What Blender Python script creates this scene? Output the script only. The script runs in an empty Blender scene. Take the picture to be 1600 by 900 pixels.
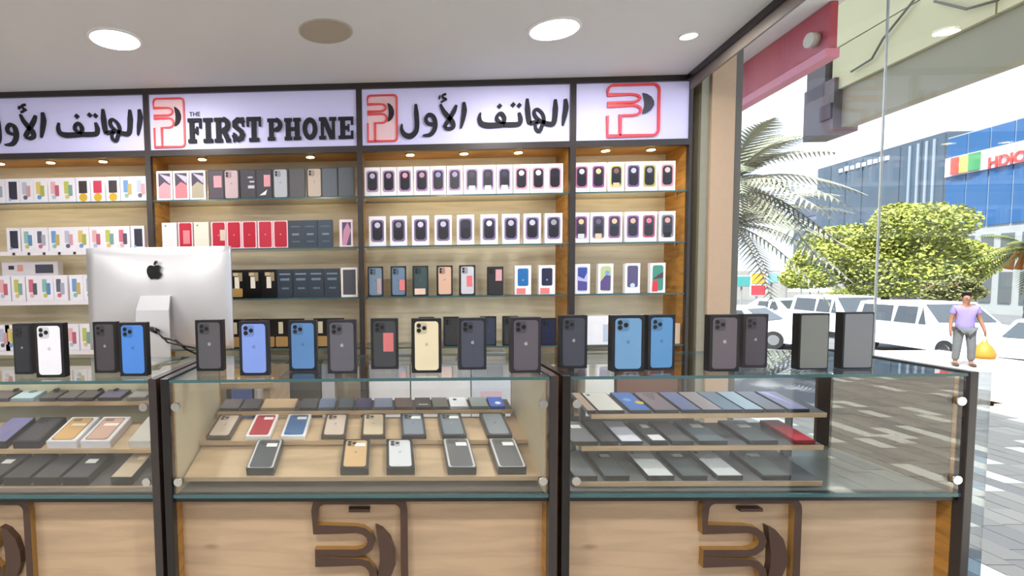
import bpy, math, random
from mathutils import Vector, Matrix
random.seed(7)
R=math.radians
col=bpy.context.scene.collection
sc=bpy.context.scene
# ------------------------------------------------------------------ camera
F,PX,PY=846.8,578.4,487.6
YAW,PIT,ROL=.0307,.06242,.0146
EYE=1.40
cy,sy=math.cos(YAW),math.sin(YAW)
fw=Vector((-sy*math.cos(PIT),cy*math.cos(PIT),-math.sin(PIT)))
r0=Vector((cy,sy,0)); u0=r0.cross(fw)
c_,s_=math.cos(ROL),math.sin(ROL)
rt=c_*r0-s_*u0; up=s_*r0+c_*u0
cam=bpy.data.objects.new('camera',bpy.data.cameras.new('camera'))
col.objects.link(cam)
M=Matrix((rt,up,-fw)).transposed().to_4x4(); M.translation=(0,0,EYE)
cam.matrix_world=M
cam.data.sensor_width=36; cam.data.lens=F/1600*36
cam.data.shift_x=(800-PX)/1600; cam.data.shift_y=(PY-450)/1600
cam.data.clip_start=.02; cam.data.clip_end=400
sc.camera=cam
# ------------------------------------------------------------------ world, sun, exposure
w=bpy.data.worlds.new('sky'); sc.world=w; w.use_nodes=True
bg=w.node_tree.nodes['Background']; bg.inputs[0].default_value=(.80,.93,1.12,1); bg.inputs[1].default_value=2.0
sun=bpy.data.objects.new('sun',bpy.data.lights.new('sun','SUN')); col.objects.link(sun)
sun.data.energy=16; sun.data.angle=.01; sun.data.color=(1,.96,.88)
SUN_DIR=Vector((.50,.45,-.96)).normalized()
sun.rotation_euler=SUN_DIR.to_track_quat('-Z','Y').to_euler()
vs=sc.view_settings; vs.view_transform='Standard'; vs.look='None'; vs.gamma=1; vs.use_curve_mapping=False; vs.exposure=0.0
P_BIG,P_SMALL,P_SPOT=14.0,4.0,.5
# ------------------------------------------------------------------ pixel -> point at a real distance
def ray(x,y): return fw+rt*((x-PX)/F)-up*((y-PY)/F)
def atY(x,y,Y): d=ray(x,y); return d*(Y/d.y)+Vector((0,0,EYE))
def atZ(x,y,Z): d=ray(x,y); return d*((Z-EYE)/d.z)+Vector((0,0,EYE))
def atP(x,y,X0,k): d=ray(x,y); return d*(X0/(d.x-k*d.y))+Vector((0,0,EYE))
# ------------------------------------------------------------------ materials
def lin(c): return tuple((v/255/12.92 if v/255<=.04045 else ((v/255+.055)/1.055)**2.4) for v in c)
MC={}
def mat(rgb,rough=.5,metal=0,emit=0,noise=.06,scale=30,spec=None,coat=0):
    k=(tuple(rgb),rough,metal,emit,noise,scale,coat)
    if k in MC: return MC[k]
    m=bpy.data.materials.new('m'); m.use_nodes=True; nt=m.node_tree; b=nt.nodes['Principled BSDF']
    c=lin(rgb)
    if noise>0:
        n=nt.nodes.new('ShaderNodeTexNoise'); n.inputs['Scale'].default_value=scale; n.inputs['Detail'].default_value=2
        tc=nt.nodes.new('ShaderNodeTexCoord'); nt.links.new(tc.outputs['Object'],n.inputs['Vector'])
        mx=nt.nodes.new('ShaderNodeMix'); mx.data_type='RGBA'
        mx.inputs[6].default_value=(*[v*(1-noise) for v in c],1); mx.inputs[7].default_value=(*[min(1,v*(1+noise)) for v in c],1)
        nt.links.new(n.outputs['Fac'],mx.inputs[0]); nt.links.new(mx.outputs[2],b.inputs['Base Color'])
    else: b.inputs['Base Color'].default_value=(*c,1)
    b.inputs['Roughness'].default_value=rough; b.inputs['Metallic'].default_value=metal
    if coat: b.inputs['Coat Weight'].default_value=coat
    if emit:
        b.inputs['Emission Color'].default_value=(*c,1); b.inputs['Emission Strength'].default_value=emit
    MC[k]=m; return m
def wood(rgb,name,sx=1.2,sz=14,rough=.45,dark=.72,knots=True):
    m=bpy.data.materials.new(name); m.use_nodes=True; nt=m.node_tree; b=nt.nodes['Principled BSDF']; L=nt.links
    tc=nt.nodes.new('ShaderNodeTexCoord'); mp=nt.nodes.new('ShaderNodeMapping'); mp.inputs['Scale'].default_value=(sx,sx*2,sz)
    L.new(tc.outputs['Object'],mp.inputs[0])
    n=nt.nodes.new('ShaderNodeTexNoise'); n.inputs['Scale'].default_value=3; n.inputs['Detail'].default_value=6; n.inputs['Distortion'].default_value=.6
    L.new(mp.outputs[0],n.inputs['Vector'])
    cr=nt.nodes.new('ShaderNodeValToRGB'); c=lin(rgb)
    cr.color_ramp.elements[0].position=.32; cr.color_ramp.elements[0].color=(*[v*dark for v in c],1)
    cr.color_ramp.elements[1].position=.62; cr.color_ramp.elements[1].color=(*[min(1,v*1.08) for v in c],1)
    L.new(n.outputs['Fac'],cr.inputs[0]); last=cr.outputs[0]
    if knots:
        mp2=nt.nodes.new('ShaderNodeMapping'); mp2.inputs['Scale'].default_value=(3.2,3.2,9); L.new(tc.outputs['Object'],mp2.inputs[0])
        v=nt.nodes.new('ShaderNodeTexVoronoi'); v.inputs['Scale'].default_value=1.1; L.new(mp2.outputs[0],v.inputs['Vector'])
        r2=nt.nodes.new('ShaderNodeValToRGB'); r2.color_ramp.elements[0].position=.02; r2.color_ramp.elements[0].color=(.45,.36,.28,1)
        r2.color_ramp.elements[1].position=.11; r2.color_ramp.elements[1].color=(1,1,1,1); L.new(v.outputs['Distance'],r2.inputs[0])
        mx=nt.nodes.new('ShaderNodeMix'); mx.data_type='RGBA'; mx.blend_type='MULTIPLY'; mx.inputs[0].default_value=.6
        L.new(last,mx.inputs[6]); L.new(r2.outputs[0],mx.inputs[7]); last=mx.outputs[2]
    L.new(last,b.inputs['Base Color']); b.inputs['Roughness'].default_value=rough
    return m
def glass_mat(name,tint=(.93,.98,.97),ior=1.5,extra=0.0):
    m=bpy.data.materials.new(name); m.use_nodes=True; nt=m.node_tree; L=nt.links
    for n in list(nt.nodes):
        if n.type=='BSDF_PRINCIPLED': nt.nodes.remove(n)
    out=[n for n in nt.nodes if n.type=='OUTPUT_MATERIAL'][0]
    t=nt.nodes.new('ShaderNodeBsdfTransparent'); t.inputs[0].default_value=(*tint,1)
    g=nt.nodes.new('ShaderNodeBsdfGlossy'); g.inputs['Roughness'].default_value=.005
    f=nt.nodes.new('ShaderNodeLayerWeight'); f.inputs[0].default_value=.5
    pw=nt.nodes.new('ShaderNodeMath'); pw.operation='POWER'; pw.inputs[1].default_value=5; L.new(f.outputs['Facing'],pw.inputs[0])
    r_=((ior-1)/(ior+1))**2
    ma=nt.nodes.new('ShaderNodeMath'); ma.operation='MULTIPLY_ADD'; ma.use_clamp=True; ma.inputs[1].default_value=1-r_; ma.inputs[2].default_value=r_+extra
    L.new(pw.outputs[0],ma.inputs[0]); mx=nt.nodes.new('ShaderNodeMixShader'); L.new(ma.outputs[0],mx.inputs[0])
    L.new(t.outputs[0],mx.inputs[1]); L.new(g.outputs[0],mx.inputs[2]); L.new(mx.outputs[0],out.inputs[0])
    return m
OAK=wood((182,156,128),'oak_front',dark=.86,sz=9); OAK_WARM=wood((176,126,58),'warm_lit_oak',dark=.65,knots=False)  # the golden one is the same oak with warm light put into its colour
OAKS=wood((194,164,128),'oak_shelf',dark=.8,knots=False)
BACK=wood((206,196,172),'pale_oak',dark=.9,knots=False)
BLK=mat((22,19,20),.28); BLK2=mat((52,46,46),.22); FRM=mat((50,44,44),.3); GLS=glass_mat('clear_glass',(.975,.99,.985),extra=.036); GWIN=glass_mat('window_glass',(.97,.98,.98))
TEAL=mat((62,96,100),.12); CHR=mat((205,205,205),.15,1.0,noise=0)
WHT=mat((238,238,240),.4)
# ------------------------------------------------------------------ mesh building
class MB:
    def __init__(s): s.v=[]; s.f=[]; s.m=[]; s.mats=[]; s.sm=[]
    def mi(s,m):
        if m not in s.mats: s.mats.append(m)
        return s.mats.index(m)
    def face(s,pts,m,smooth=False):
        b=len(s.v); s.v+=[tuple(p) for p in pts]; s.f.append(list(range(b,b+len(pts)))); s.m.append(s.mi(m)); s.sm.append(smooth)
    def box(s,x0,y0,z0,x1,y1,z1,m,edge=None,xf=None):
        P=[Vector(p) for p in ((x0,y0,z0),(x1,y0,z0),(x1,y1,z0),(x0,y1,z0),(x0,y0,z1),(x1,y0,z1),(x1,y1,z1),(x0,y1,z1))]
        if xf: P=[xf@p for p in P]
        b=len(s.v); s.v+=[tuple(p) for p in P]
        for k,q in enumerate(((0,3,2,1),(4,5,6,7),(0,1,5,4),(1,2,6,5),(2,3,7,6),(3,0,4,7))):
            s.f.append([b+i for i in q]); s.m.append(s.mi(edge if (edge and edge_faces(k,edge,x1-x0,y1-y0,z1-z0)) else m)); s.sm.append(False)
        return s
    def prism(s,pts,ya,yb,m,cap=True,side=None):   # outline in XZ (list of (x,z)), from front y=ya to back y=yb
        n=len(pts); b=len(s.v)
        s.v+=[(x,ya,z) for x,z in pts]+[(x,yb,z) for x,z in pts]
        if cap: s.f.append([b+i for i in range(n)]); s.m.append(s.mi(m)); s.sm.append(False)
        s.f.append([b+n+i for i in reversed(range(n))]); s.m.append(s.mi(m)); s.sm.append(False)
        for i in range(n):
            j=(i+1)%n; s.f.append([b+i,b+n+i,b+n+j,b+j]); s.m.append(s.mi(side or m)); s.sm.append(False)
    def ribbon(s,pts,wd,ya,yb,m,side=None):                   # stroke with a width, in XZ
        pts=[Vector((p[0],p[1])) for p in pts]; n=len(pts)
        if not isinstance(wd,(list,tuple)): wd=[wd]*n
        L=[];Rr=[]
        for i,p in enumerate(pts):
            a=pts[max(0,i-1)]; c=pts[min(n-1,i+1)]; t=(c-a)
            t=t.normalized() if t.length>1e-9 else Vector((1,0)); nn=Vector((-t.y,t.x))
            k=1
            if 0<i<n-1:
                t1=(p-a).normalized(); k=min(1.5,1/max(.5,abs(t.dot(t1))))
            L.append(p+nn*wd[i]/2*k); Rr.append(p-nn*wd[i]/2*k)
        for i in range(n-1):
            s.prism([tuple(q) for q in (L[i],Rr[i],Rr[i+1],L[i+1])],ya,yb,m,side=side)
    def tube(s,pts,r,m,n=8,cap=True):
        pts=[Vector(p) for p in pts]; rs=r if isinstance(r,(list,tuple)) else [r]*len(pts); b=len(s.v)
        for i,p in enumerate(pts):
            t=(pts[min(len(pts)-1,i+1)]-pts[max(0,i-1)]).normalized()
            a=t.orthogonal().normalized() if i==0 else (a-t*a.dot(t)).normalized()
            c=t.cross(a)
            for k in range(n):
                th=2*math.pi*k/n; s.v.append(tuple(p+(a*math.cos(th)+c*math.sin(th))*rs[i]))
        for i in range(len(pts)-1):
            for k in range(n):
                s.f.append([b+i*n+k,b+i*n+(k+1)%n,b+(i+1)*n+(k+1)%n,b+(i+1)*n+k]); s.m.append(s.mi(m)); s.sm.append(True)
        if cap:
            s.f.append([b+k for k in reversed(range(n))]); s.m.append(s.mi(m)); s.sm.append(False)
            e=b+(len(pts)-1)*n; s.f.append([e+k for k in range(n)]); s.m.append(s.mi(m)); s.sm.append(False)
    def mesh(s,name):
        me=bpy.data.meshes.new(name); me.from_pydata(s.v,[],s.f)
        for m in s.mats: me.materials.append(m)
        for i,p in enumerate(me.polygons): p.material_index=s.m[i]; p.use_smooth=s.sm[i]
        me.update(); return me
    def obj(s,name,parent=None,bevel=0):
        o=bpy.data.objects.new(name,s.mesh(name)); col.objects.link(o)
        if parent: o.parent=parent
        if bevel:
            b=o.modifiers.new('b','BEVEL'); b.width=bevel; b.segments=2; b.limit_method='ANGLE'
        return o
def edge_faces(k,e,dx,dy,dz):   # which faces of a glass sheet are its ground edges
    t=min(dx,dy,dz)
    if t==dz: return k>=2
    if t==dy: return k in (0,1,3,5)
    return k in (0,1,2,4)
def tag(o,label,cat=None,group=None,kind=None):
    if label: o['label']=label
    if cat: o['category']=cat
    if group: o['group']=group
    if kind: o['kind']=kind
    return o
def empty(name,loc,label,cat,group=None,rz=0):
    o=bpy.data.objects.new(name,None); o.empty_display_size=.05; col.objects.link(o); o.location=loc; o.rotation_euler.z=rz
    return tag(o,label,cat,group)
def B(name,x0,y0,z0,x1,y1,z1,m,parent=None,edge=None,bevel=0):
    b=MB(); o=Vector(((x0+x1)/2,(y0+y1)/2,z0))
    if parent is not None: o-=parent.location; c=Vector(((x0+x1)/2,(y0+y1)/2,z0)); 
    c=Vector(((x0+x1)/2,(y0+y1)/2,z0))
    b.box(x0-c.x,y0-c.y,0,x1-c.x,y1-c.y,z1-z0,m,edge)
    ob=b.obj(name,parent,bevel); ob.location=o; return ob
def structure(name,*a,**k):
    o=B(name,*a,**k); o['kind']='structure'; return o
def rr(x0,z0,x1,z1,r,n=5):
    P=[]
    for cx,cz,a in ((x1-r,z1-r,0),(x0+r,z1-r,90),(x0+r,z0+r,180),(x1-r,z0+r,270)):
        for i in range(n): t=R(a+90*i/(n-1)); P.append((cx+r*math.cos(t),cz+r*math.sin(t)))
    return P
def ell(cx,cz,rx,rz,n=14): return [(cx+rx*math.cos(2*math.pi*i/n),cz+rz*math.sin(2*math.pi*i/n)) for i in range(n)]
def cyl(name,c,r,h,m,parent=None,axis='Z',n=24,m2=None):
    b=MB(); a=Vector((0,0,1)) if axis=='Z' else (Vector((0,1,0)) if axis=='Y' else Vector((1,0,0)))
    b.tube([(0,0,0),a*h],r,m,n); o=b.obj(name,parent); o.location=Vector(c)-(parent.location if parent else Vector()); return o
def area(name,loc,r,power,color,parent=None):
    l=bpy.data.lights.new(name,'AREA'); l.shape='DISK'; l.size=2*r; l.energy=power; l.color=color
    o=bpy.data.objects.new(name,l); col.objects.link(o); o.location=loc
    if parent: o.parent=parent
    return o
# ------------------------------------------------------------------ room shell
XR=1.86; ZC=2.43
PLASTER=mat((222,223,224),.8,noise=.03,scale=3)
structure('floor',-3.6,-3.6,-.1,XR+.02,3.3,0,mat((196,190,180),.25,noise=.08,scale=2))
b=MB(); cx=lambda y:1.576+(y-2.93)*.12
for z,rev in ((ZC,1),(ZC+.1,0)):
    q=[(-3.6,-3.6,z),(cx(-3.6),-3.6,z),(cx(3.3),3.3,z),(-3.6,3.3,z)]; b.face(q[::-1] if rev else q,PLASTER)
for (xa,ya),(xb,yb) in (((-3.6,-3.6),(cx(-3.6),-3.6)),((cx(-3.6),-3.6),(cx(3.3),3.3)),((cx(3.3),3.3),(-3.6,3.3)),((-3.6,3.3),(-3.6,-3.6))):
    b.face([(xa,ya,ZC),(xb,yb,ZC),(xb,yb,ZC+.1),(xa,ya,ZC+.1)],PLASTER)
o=b.obj('ceiling'); o['kind']='structure'
structure('wall_back',-3.6,3.2,0,1.66,3.35,2.9,PLASTER)
structure('wall_left',-3.7,-3.6,0,-3.6,3.3,2.9,PLASTER)
structure('wall_rear',-3.6,-3.7,0,XR+.1,-3.6,2.9,PLASTER)
structure('wall_right',XR,-3.6,0,XR+.12,.66,2.9,PLASTER)
structure('ceiling_recess',1.49,-3.6,2.78,XR+.12,3.3,2.88,PLASTER)
SLAB=mat((200,196,186),.8)
structure('unseen_upper_storeys',-3.8,-3.8,2.9,XR+.12,3.5,14,SLAB)  # unseen upper storeys, made this tall to shade the paving outside
# ceiling edge along the window: black line and bronze pelmet
def slant(name,x0,x1,z0,z1,m):
    b=MB(); ya,yb=-3.4,2.93
    k=(1.576-1.49)/(2.97-2.19)
    for_y=lambda y:(y-2.93)*.12
    P=[]
    for y in (ya,yb):
        o=for_y(y); P.append([(x0+o,y,z0),(x1+o,y,z0),(x1+o,y,z1),(x0+o,y,z1)])
    a,c=P
    b.face(a,m); b.face(c[::-1],m)
    for i in range(4): j=(i+1)%4; b.face([a[i],c[i],c[j],a[j]],m)
    o=b.obj(name); o['kind']='structure'; return o
slant('trim_1',1.572,1.588,2.402,2.46,BLK)
slant('trim_2',1.589,1.60,2.355,2.47,mat((118,108,100),.4))
# column between cabinets and window
structure('trim_3',1.655,2.94,0,1.70,3.2,2.78,mat((150,146,128),.35))
structure('wall_side',1.70,2.925,0,1.82,3.2,2.78,mat((196,168,142),.6))
structure('trim_4',1.82,2.935,0,XR,3.02,2.78,mat((96,92,84),.35))
# window: two panes with joint
JY=atP(1378,235,XR,0).y
def pane(y0,y1,nm,x=XR):
    o=structure(nm,x-.005,y0,.0,x+.005,y1,2.78,GWIN); return o
pane(.70,JY-.003,'window_1'); pane(JY+.003,2.95,'window_2')
structure('trim_5',XR-.003,JY-.003,0,XR+.003,JY+.003,2.78,mat((205,212,214),.3))
structure('trim_6',XR-.02,.66,0,XR+.12,.70,2.78,FRM)
structure('baseboard_right',XR-.03,.70,0,XR+.04,2.94,.05,FRM)
# ------------------------------------------------------------------ ceiling fittings
def lamp(px,py,r,label,power,nm='ceiling_lamp'):
    p=atZ(px,py,ZC-.004); t=empty(nm,(p.x,p.y,ZC),label,'ceiling light','round ceiling lights')
    b=MB(); n=32
    for i in range(n):
        a,c=2*math.pi*i/n,2*math.pi*(i+1)/n
        q=lambda a,rr,z:(rr*math.cos(a),rr*math.sin(a),z)
        b.face([q(a,r,-.008),q(a,r*1.12,-.004),q(c,r*1.12,-.004),q(c,r,-.008)],WHT)
        b.face([q(a,r*1.12,-.004),q(a,r*1.12,0),q(c,r*1.12,0),q(c,r*1.12,-.004)],WHT)
    b.obj('rim',t)
    d=MB(); d.v=[(r*math.cos(2*math.pi*i/n),r*math.sin(2*math.pi*i/n),-.007) for i in range(n)]; d.f=[list(range(n))[::-1]]; d.m=[0]; d.sm=[False]
    d.mats=[mat((255,252,246),.5,0,6,noise=0)]; d.obj('diffuser',t)
    area('lamp_light',(0,0,-.02),r,power,(1,.98,.95),t)
lamp(180,62,.098,'large glowing round ceiling light above the first Arabic sign, left of the dull disc',P_BIG)
lamp(866,46,.098,'large glowing round ceiling light right of the dull ceiling disc',P_BIG)
lamp(1076,56,.034,'small glowing ceiling spotlight near the window corner',P_SMALL)
for i,(x,y) in enumerate(((-2.4,.4),(-.8,.4),(.8,.4),(-2.4,-1.4),(-.8,-1.4),(.8,-1.4),(-2.6,2.4))):  # unseen lamps added behind the viewer to light the room
    if i<6:
        area('room_lamp_light',(x,y,ZC-.02),.1,P_BIG*1.5,(1,.98,.95))
        cyl('room_lamp',(x,y,ZC-.012),.1,.012,mat((255,252,246),.5,0,6,noise=0)); o=bpy.data.objects[-1] if False else None
for i,o in enumerate([o for o in col.objects if o.name.startswith('room_lamp') and o.type=='MESH']):
    tag(o,f"added round ceiling light {['in the first row','in the second row'][i//3]} behind the viewer, {['left','middle','right'][i%3]}",'ceiling light','added ceiling lights behind the viewer')
p=atZ(509,49,ZC); t=empty('ceiling_speaker',(p.x,p.y,ZC),'dull beige unlit round disc in the ceiling between the two large lights','ceiling speaker')
cyl('grille',(p.x,p.y,ZC-.006),.105,.006,mat((176,166,148),.7,scale=200,noise=.15),t,n=36)
cyl('rim',(p.x,p.y,ZC-.003),.113,.003,mat((190,185,176),.6),t,n=36)
# ------------------------------------------------------------------ wall cabinets
YW=2.93; XD=[-2.425,-1.278,-.1336,.991,1.607]
ZT,ZR=2.416,2.0885; ZS=[1.840,1.572,1.2985,1.022]
CAB=['under cut-off Arabic sign','under English sign','under full Arabic sign','under lone logo sign']
cabs=[]
for i in range(4):
    x0,x1=XD[i],XD[i+1]
    t=empty('display_cabinet',((x0+x1)/2,YW,0),['pale oak wall cabinet with glass shelves at the far left, cut by the frame','oak wall cabinet behind the silver monitor, under the English sign','oak wall cabinet of neat white boxes under the full Arabic sign','narrow oak wall cabinet beside the column, under the lone logo sign'][i],'cabinet','wall display cabinets')
    cabs.append(t); g=.015
    for s,xa,xb in ((0,x0,x0+g),(1,x1-g,x1)):
        B('frame_post',xa,YW,.1,xb,YW+.03,ZT+.015,FRM,t)
        B('side_panel',xa,YW+.03,.1,xb,3.17,ZT,OAK_WARM,t)
    B('top_rail',x0+g,YW,ZT-.015,x1-g,YW+.03,ZT+.015,FRM,t)
    B('middle_rail',x0+g,YW,ZR-.016,x1-g,YW+.03,ZR+.016,FRM,t)
    B('soffit_panel',x0+g,YW+.03,ZR-.012,x1-g,3.17,ZR+.004,OAK_WARM,t)
    B('back_panel',x0+g,3.17,.1,x1-g,3.19,ZT,BACK,t)
    B('base_rail',x0+g,YW+.01,.60,x1-g,YW+.03,.63,FRM,t)
    B('base_shelf',x0+g,YW+.03,.60,x1-g,3.17,.62,OAKS,t)
    n=2 if i<3 else 1
    for k in range(n):
        a=x0+g+(x1-x0-2*g)*k/n; b_=x0+g+(x1-x0-2*g)*(k+1)/n
        d=B('door',a+.003,YW+.012,.12,b_-.003,YW+.03,.595,OAK,t)
        h=cyl('knob',(0,0,0),.012,.02,CHR,None,'Y'); h.parent=d; h.location=((b_-a)/2*(.8 if k==0 else -.8),-.03,.4)
    for z in ZS:
        s=B('glass_shelf',x0+g,YW+.012,z-.008,x1-g,3.17,z,GLS,t,edge=TEAL)
    # clips
    for z in ZS:
        for xx in (x0+g,x1-g-.01): B('shelf_clip',xx,YW+.1,z-.018,xx+.01,YW+.115,z-.008,CHR,t)
SPOTS=[[0,79,161],[316,402,485],[641,725,810],[946,1017]]
for i,row in enumerate(SPOTS):
    for k,px in enumerate(row):
        if i==1 and k==1: continue
        y=YW+.09; x=atY(px,250,y).x; t=cabs[i]
        sp=cyl('spot_light',(x,y,ZR-.020),.028,.008,CHR,t,n=20)
        dd=cyl('lens',(0,0,0),.021,.003,mat((255,226,150),.5,0,14,noise=0),None,n=18); dd.parent=sp; dd.location=(0,0,-.002)
        l=bpy.data.lights.new('spot_lamp','SPOT'); l.energy=P_SPOT*6; l.spot_size=R(130); l.spot_blend=.8; l.color=(1,.80,.48); l.shadow_soft_size=.02
        lo=bpy.data.objects.new('spot_lamp',l); col.objects.link(lo); lo.parent=sp; lo.location=(0,0,-.01)
# price rails on the left cabinet
for z,xe in ((ZS[1],-1.55),(ZS[2],-1.3),(ZS[3],-1.3)):
    B('price_rail',XD[0]+.02,YW+.002,z-.02,xe,YW+.010,z+.002,mat((235,230,235),.35),cabs[0])
    for k in range(9):
        x=-2.05+k*.085
        if z==ZS[1] and x<xe-.04: B('price_tag_gap',x,YW-.001,z-.018,x+.014,YW+.001,z-.004,mat((50,40,45),.5),cabs[0])
# ------------------------------------------------------------------ signs
SIGN=mat((198,196,236),.45,0,.16,noise=.02,scale=2); YS=YW+.012
INK=mat((26,26,36),.75); RED=mat((222,70,78),.4); SILV=mat((70,70,84),.3)
def mapz(ox,oy,sc_): return lambda x,y:(lambda p:(p.x,p.z))(atY(ox+x/sc_,oy+y/sc_,YS-.004))
ARA=[ # strokes traced on the full Arabic sign, in a 4x enlargement of the corner (540,120)
 ([(1372,140),(1376,190),(1366,250),(1356,305)],[14,26,22,8]),
 ([(1310,142),(1310,200),(1304,270),(1290,296),(1250,292),(1225,280)],[12,26,24,24,22,18]),
 ([(1225,285),(1185,250),(1178,215),(1200,205),(1228,232),(1238,270),(1225,310),(1212,340),(1190,330),(1185,300),(1200,282),(1150,292)],[16,18,16,14,16,18,18,18,16,14,16,22]),
 ([(1134,138),(1136,200),(1142,260),(1150,296)],[12,26,24,20]),
 ([(1082,225),(1092,262),(1085,294),(1040,300),(985,300)],[12,22,22,24,24]),
 ([(985,298),(992,262),(975,232),(952,238),(945,265),(965,285),(985,290)],[16,20,18,16,18,16,16]),
 ([(990,300),(930,304),(880,304),(848,292),(836,262),(842,225)],[24,26,28,24,18,8]),
 ([(738,160),(742,210),(734,265),(722,322)],[14,26,22,8]),
 ([(592,172),(612,215),(640,250),(668,285),(672,315),(645,326),(618,318)],[10,20,24,24,20,18,14]),
 ([(692,178),(678,215),(650,262),(625,300),(618,318)],[12,22,22,20,14]),
 ([(545,300),(512,290),(502,262),(520,238),(548,250),(560,290),(555,330),(530,362),(482,368)],[16,18,18,18,20,24,24,20,8]),
 ([(438,172),(442,230),(446,300),(438,345),(405,372),(368,362),(350,330),(352,296)],[12,24,24,26,28,24,18,8]),
]
DOTS=[(1046,176),(1084,180),(962,184)]
HAM=[([(628,108),(606,118),(612,134),(630,140)],[9,10,10,9]),([(632,140),(596,160)],[9,9]),([(590,118),(584,140)],[8,8])]
def arabic(t,dx,dz,x_min=-99):
    f=mapz(540,120,4); px=1/1.0
    m_per=(Vector(f(100,0))-Vector(f(0,0))).length/100
    for pts,wd in ARA+HAM:
        b=MB(); P=[]
        P=[(f(*q)[0]+dx-t.location.x,f(*q)[1]+dz-t.location.z) for q in pts]
        # smooth
        Q=[];W=[]
        for i in range(len(P)-1):
            p0=P[max(0,i-1)];p1=P[i];p2=P[i+1];p3=P[min(len(P)-1,i+2)]
            for k in range(4):
                u=k/4; q=[.5*((2*p1[a])+(-p0[a]+p2[a])*u+(2*p0[a]-5*p1[a]+4*p2[a]-p3[a])*u*u+(-p0[a]+3*p1[a]-3*p2[a]+p3[a])*u**3) for a in (0,1)]
                Q.append(q);W.append((wd[i]*(1-u)+wd[i+1]*u)*m_per*1.22)
        Q.append(P[-1]);W.append(wd[-1]*m_per)
        if max(q[0] for q in Q)+t.location.x<x_min: continue
        b.ribbon(Q,W,-.012,0,INK); b.obj('letter_stroke',t)
    for q in DOTS:
        b=MB(); x,z=f(*q); x+=dx-t.location.x; z+=dz-t.location.z; r=16*m_per
        b.prism([(x-r,z),(x,z-r),(x+r,z),(x,z+r)],-.012,0,INK); b.obj('letter_dot',t)
def arc(cx,cz,rx,rz,a0,a1,n=8): return [(cx+rx*math.cos(R(a0+(a1-a0)*i/n)),cz+rz*math.sin(R(a0+(a1-a0)*i/n))) for i in range(n+1)]
def logo(t,x0,ztop,w_,h_,wd,depth,m,m2,slot=True):
    # coordinates u to the right, v downwards
    ax=w_/h_
    def T(L): return [(x0-t.location.x+u*w_, ztop-t.location.z-v*h_) for u,v in L]
    rx=.11; ry=rx*ax
    out=[(0,.19),(0,ry)]+[(rx-rx*math.cos(R(a)),ry-ry*math.sin(R(a))) for a in (20,45,70,90)]+[(1-rx,0)]+[(1-rx+rx*math.sin(R(a)),ry-ry*math.cos(R(a))) for a in (20,45,70,90)]
    out+=[(1,1-ry)]+[(1-rx+rx*math.cos(R(a)),1-ry+ry*math.sin(R(a))) for a in (20,45,70,90)]+[(0,1),(0,.6)]
    mid=[(0,.19),(.46,.19)]+[(.46+.17*math.sin(R(a)),.2675-.0775*math.cos(R(a))) for a in (30,60,90,120,150)]+[(.46,.345),(0,.345),(0,.405),(.5,.405)]+[(.5+.15*math.sin(R(a)),.503-.098*math.cos(R(a))) for a in (30,60,90,120,150)]+[(.5,.60),(.25,.60),(.25,1)]
    b=MB(); b.ribbon(T(out[::-1]+mid[1:]),wd,-depth,0,m,side=(mat((150,112,56),.4) if slot else None)); b.obj('logo_line',t)
    cr=T([(.68,.17),(.76,.19),(.85,.25),(.90,.34),(.90,.42),(.84,.51),(.76,.56),(.68,.575),(.70,.5),(.72,.42),(.72,.34),(.70,.25)])
    b=MB(); 
    A=cr[:8]; C=[cr[0],cr[11],cr[10],cr[9],cr[9],cr[8],cr[8],cr[7]]
    for i in range(7): b.prism([A[i],A[i+1],C[i+1],C[i]],-depth,0,m2)
    b.obj('crescent',t)
    if slot:
        b=MB(); b.prism(T([(.38,.055),(.62,.055),(.62,.075),(.38,.075)]),-depth,0,m); b.obj('slot_bar',t)
# slab letters, unit height, width 1 -> scaled
def slab(ch):
    rc=lambda *a:('r',a); S=[]
    sl=.15
    if ch=='F': S=[(.12,0,.46,1),(0,0,.6,sl),(0,1-sl,1,1),(.83,.6,1,1),(.46,.42,.68,.58),(.62,.34,.74,.66)]
    if ch=='E': S=[(.12,0,.46,1),(0,0,1,sl),(0,1-sl,1,1),(.83,.64,1,1),(.83,0,1,.36),(.46,.42,.68,.58),(.62,.34,.74,.66)]
    if ch=='I': S=[(.25,0,.75,1),(0,0,1,sl),(0,1-sl,1,1)]
    if ch=='T': S=[(.33,0,.67,1),(.15,0,.85,sl),(0,1-sl,1,1),(0,.62,.15,1),(.85,.62,1,1)]
    if ch=='H': S=[(.08,0,.38,1),(.62,0,.92,1),(0,0,.46,sl),(.54,0,1,sl),(0,1-sl,.46,1),(.54,1-sl,1,1),(.38,.42,.62,.58)]
    if ch=='N': S=[(.1,0,.28,1),(.74,0,.92,1),(0,0,.4,sl),(0,1-sl,.4,1),(.6,1-sl,1,1)]
    if ch in 'PR': S=[(.1,0,.40,1),(0,0,.5,sl),(0,1-sl,.6,1)]
    if ch=='R': S+=[(.7,0,1,sl)]
    return S
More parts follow.
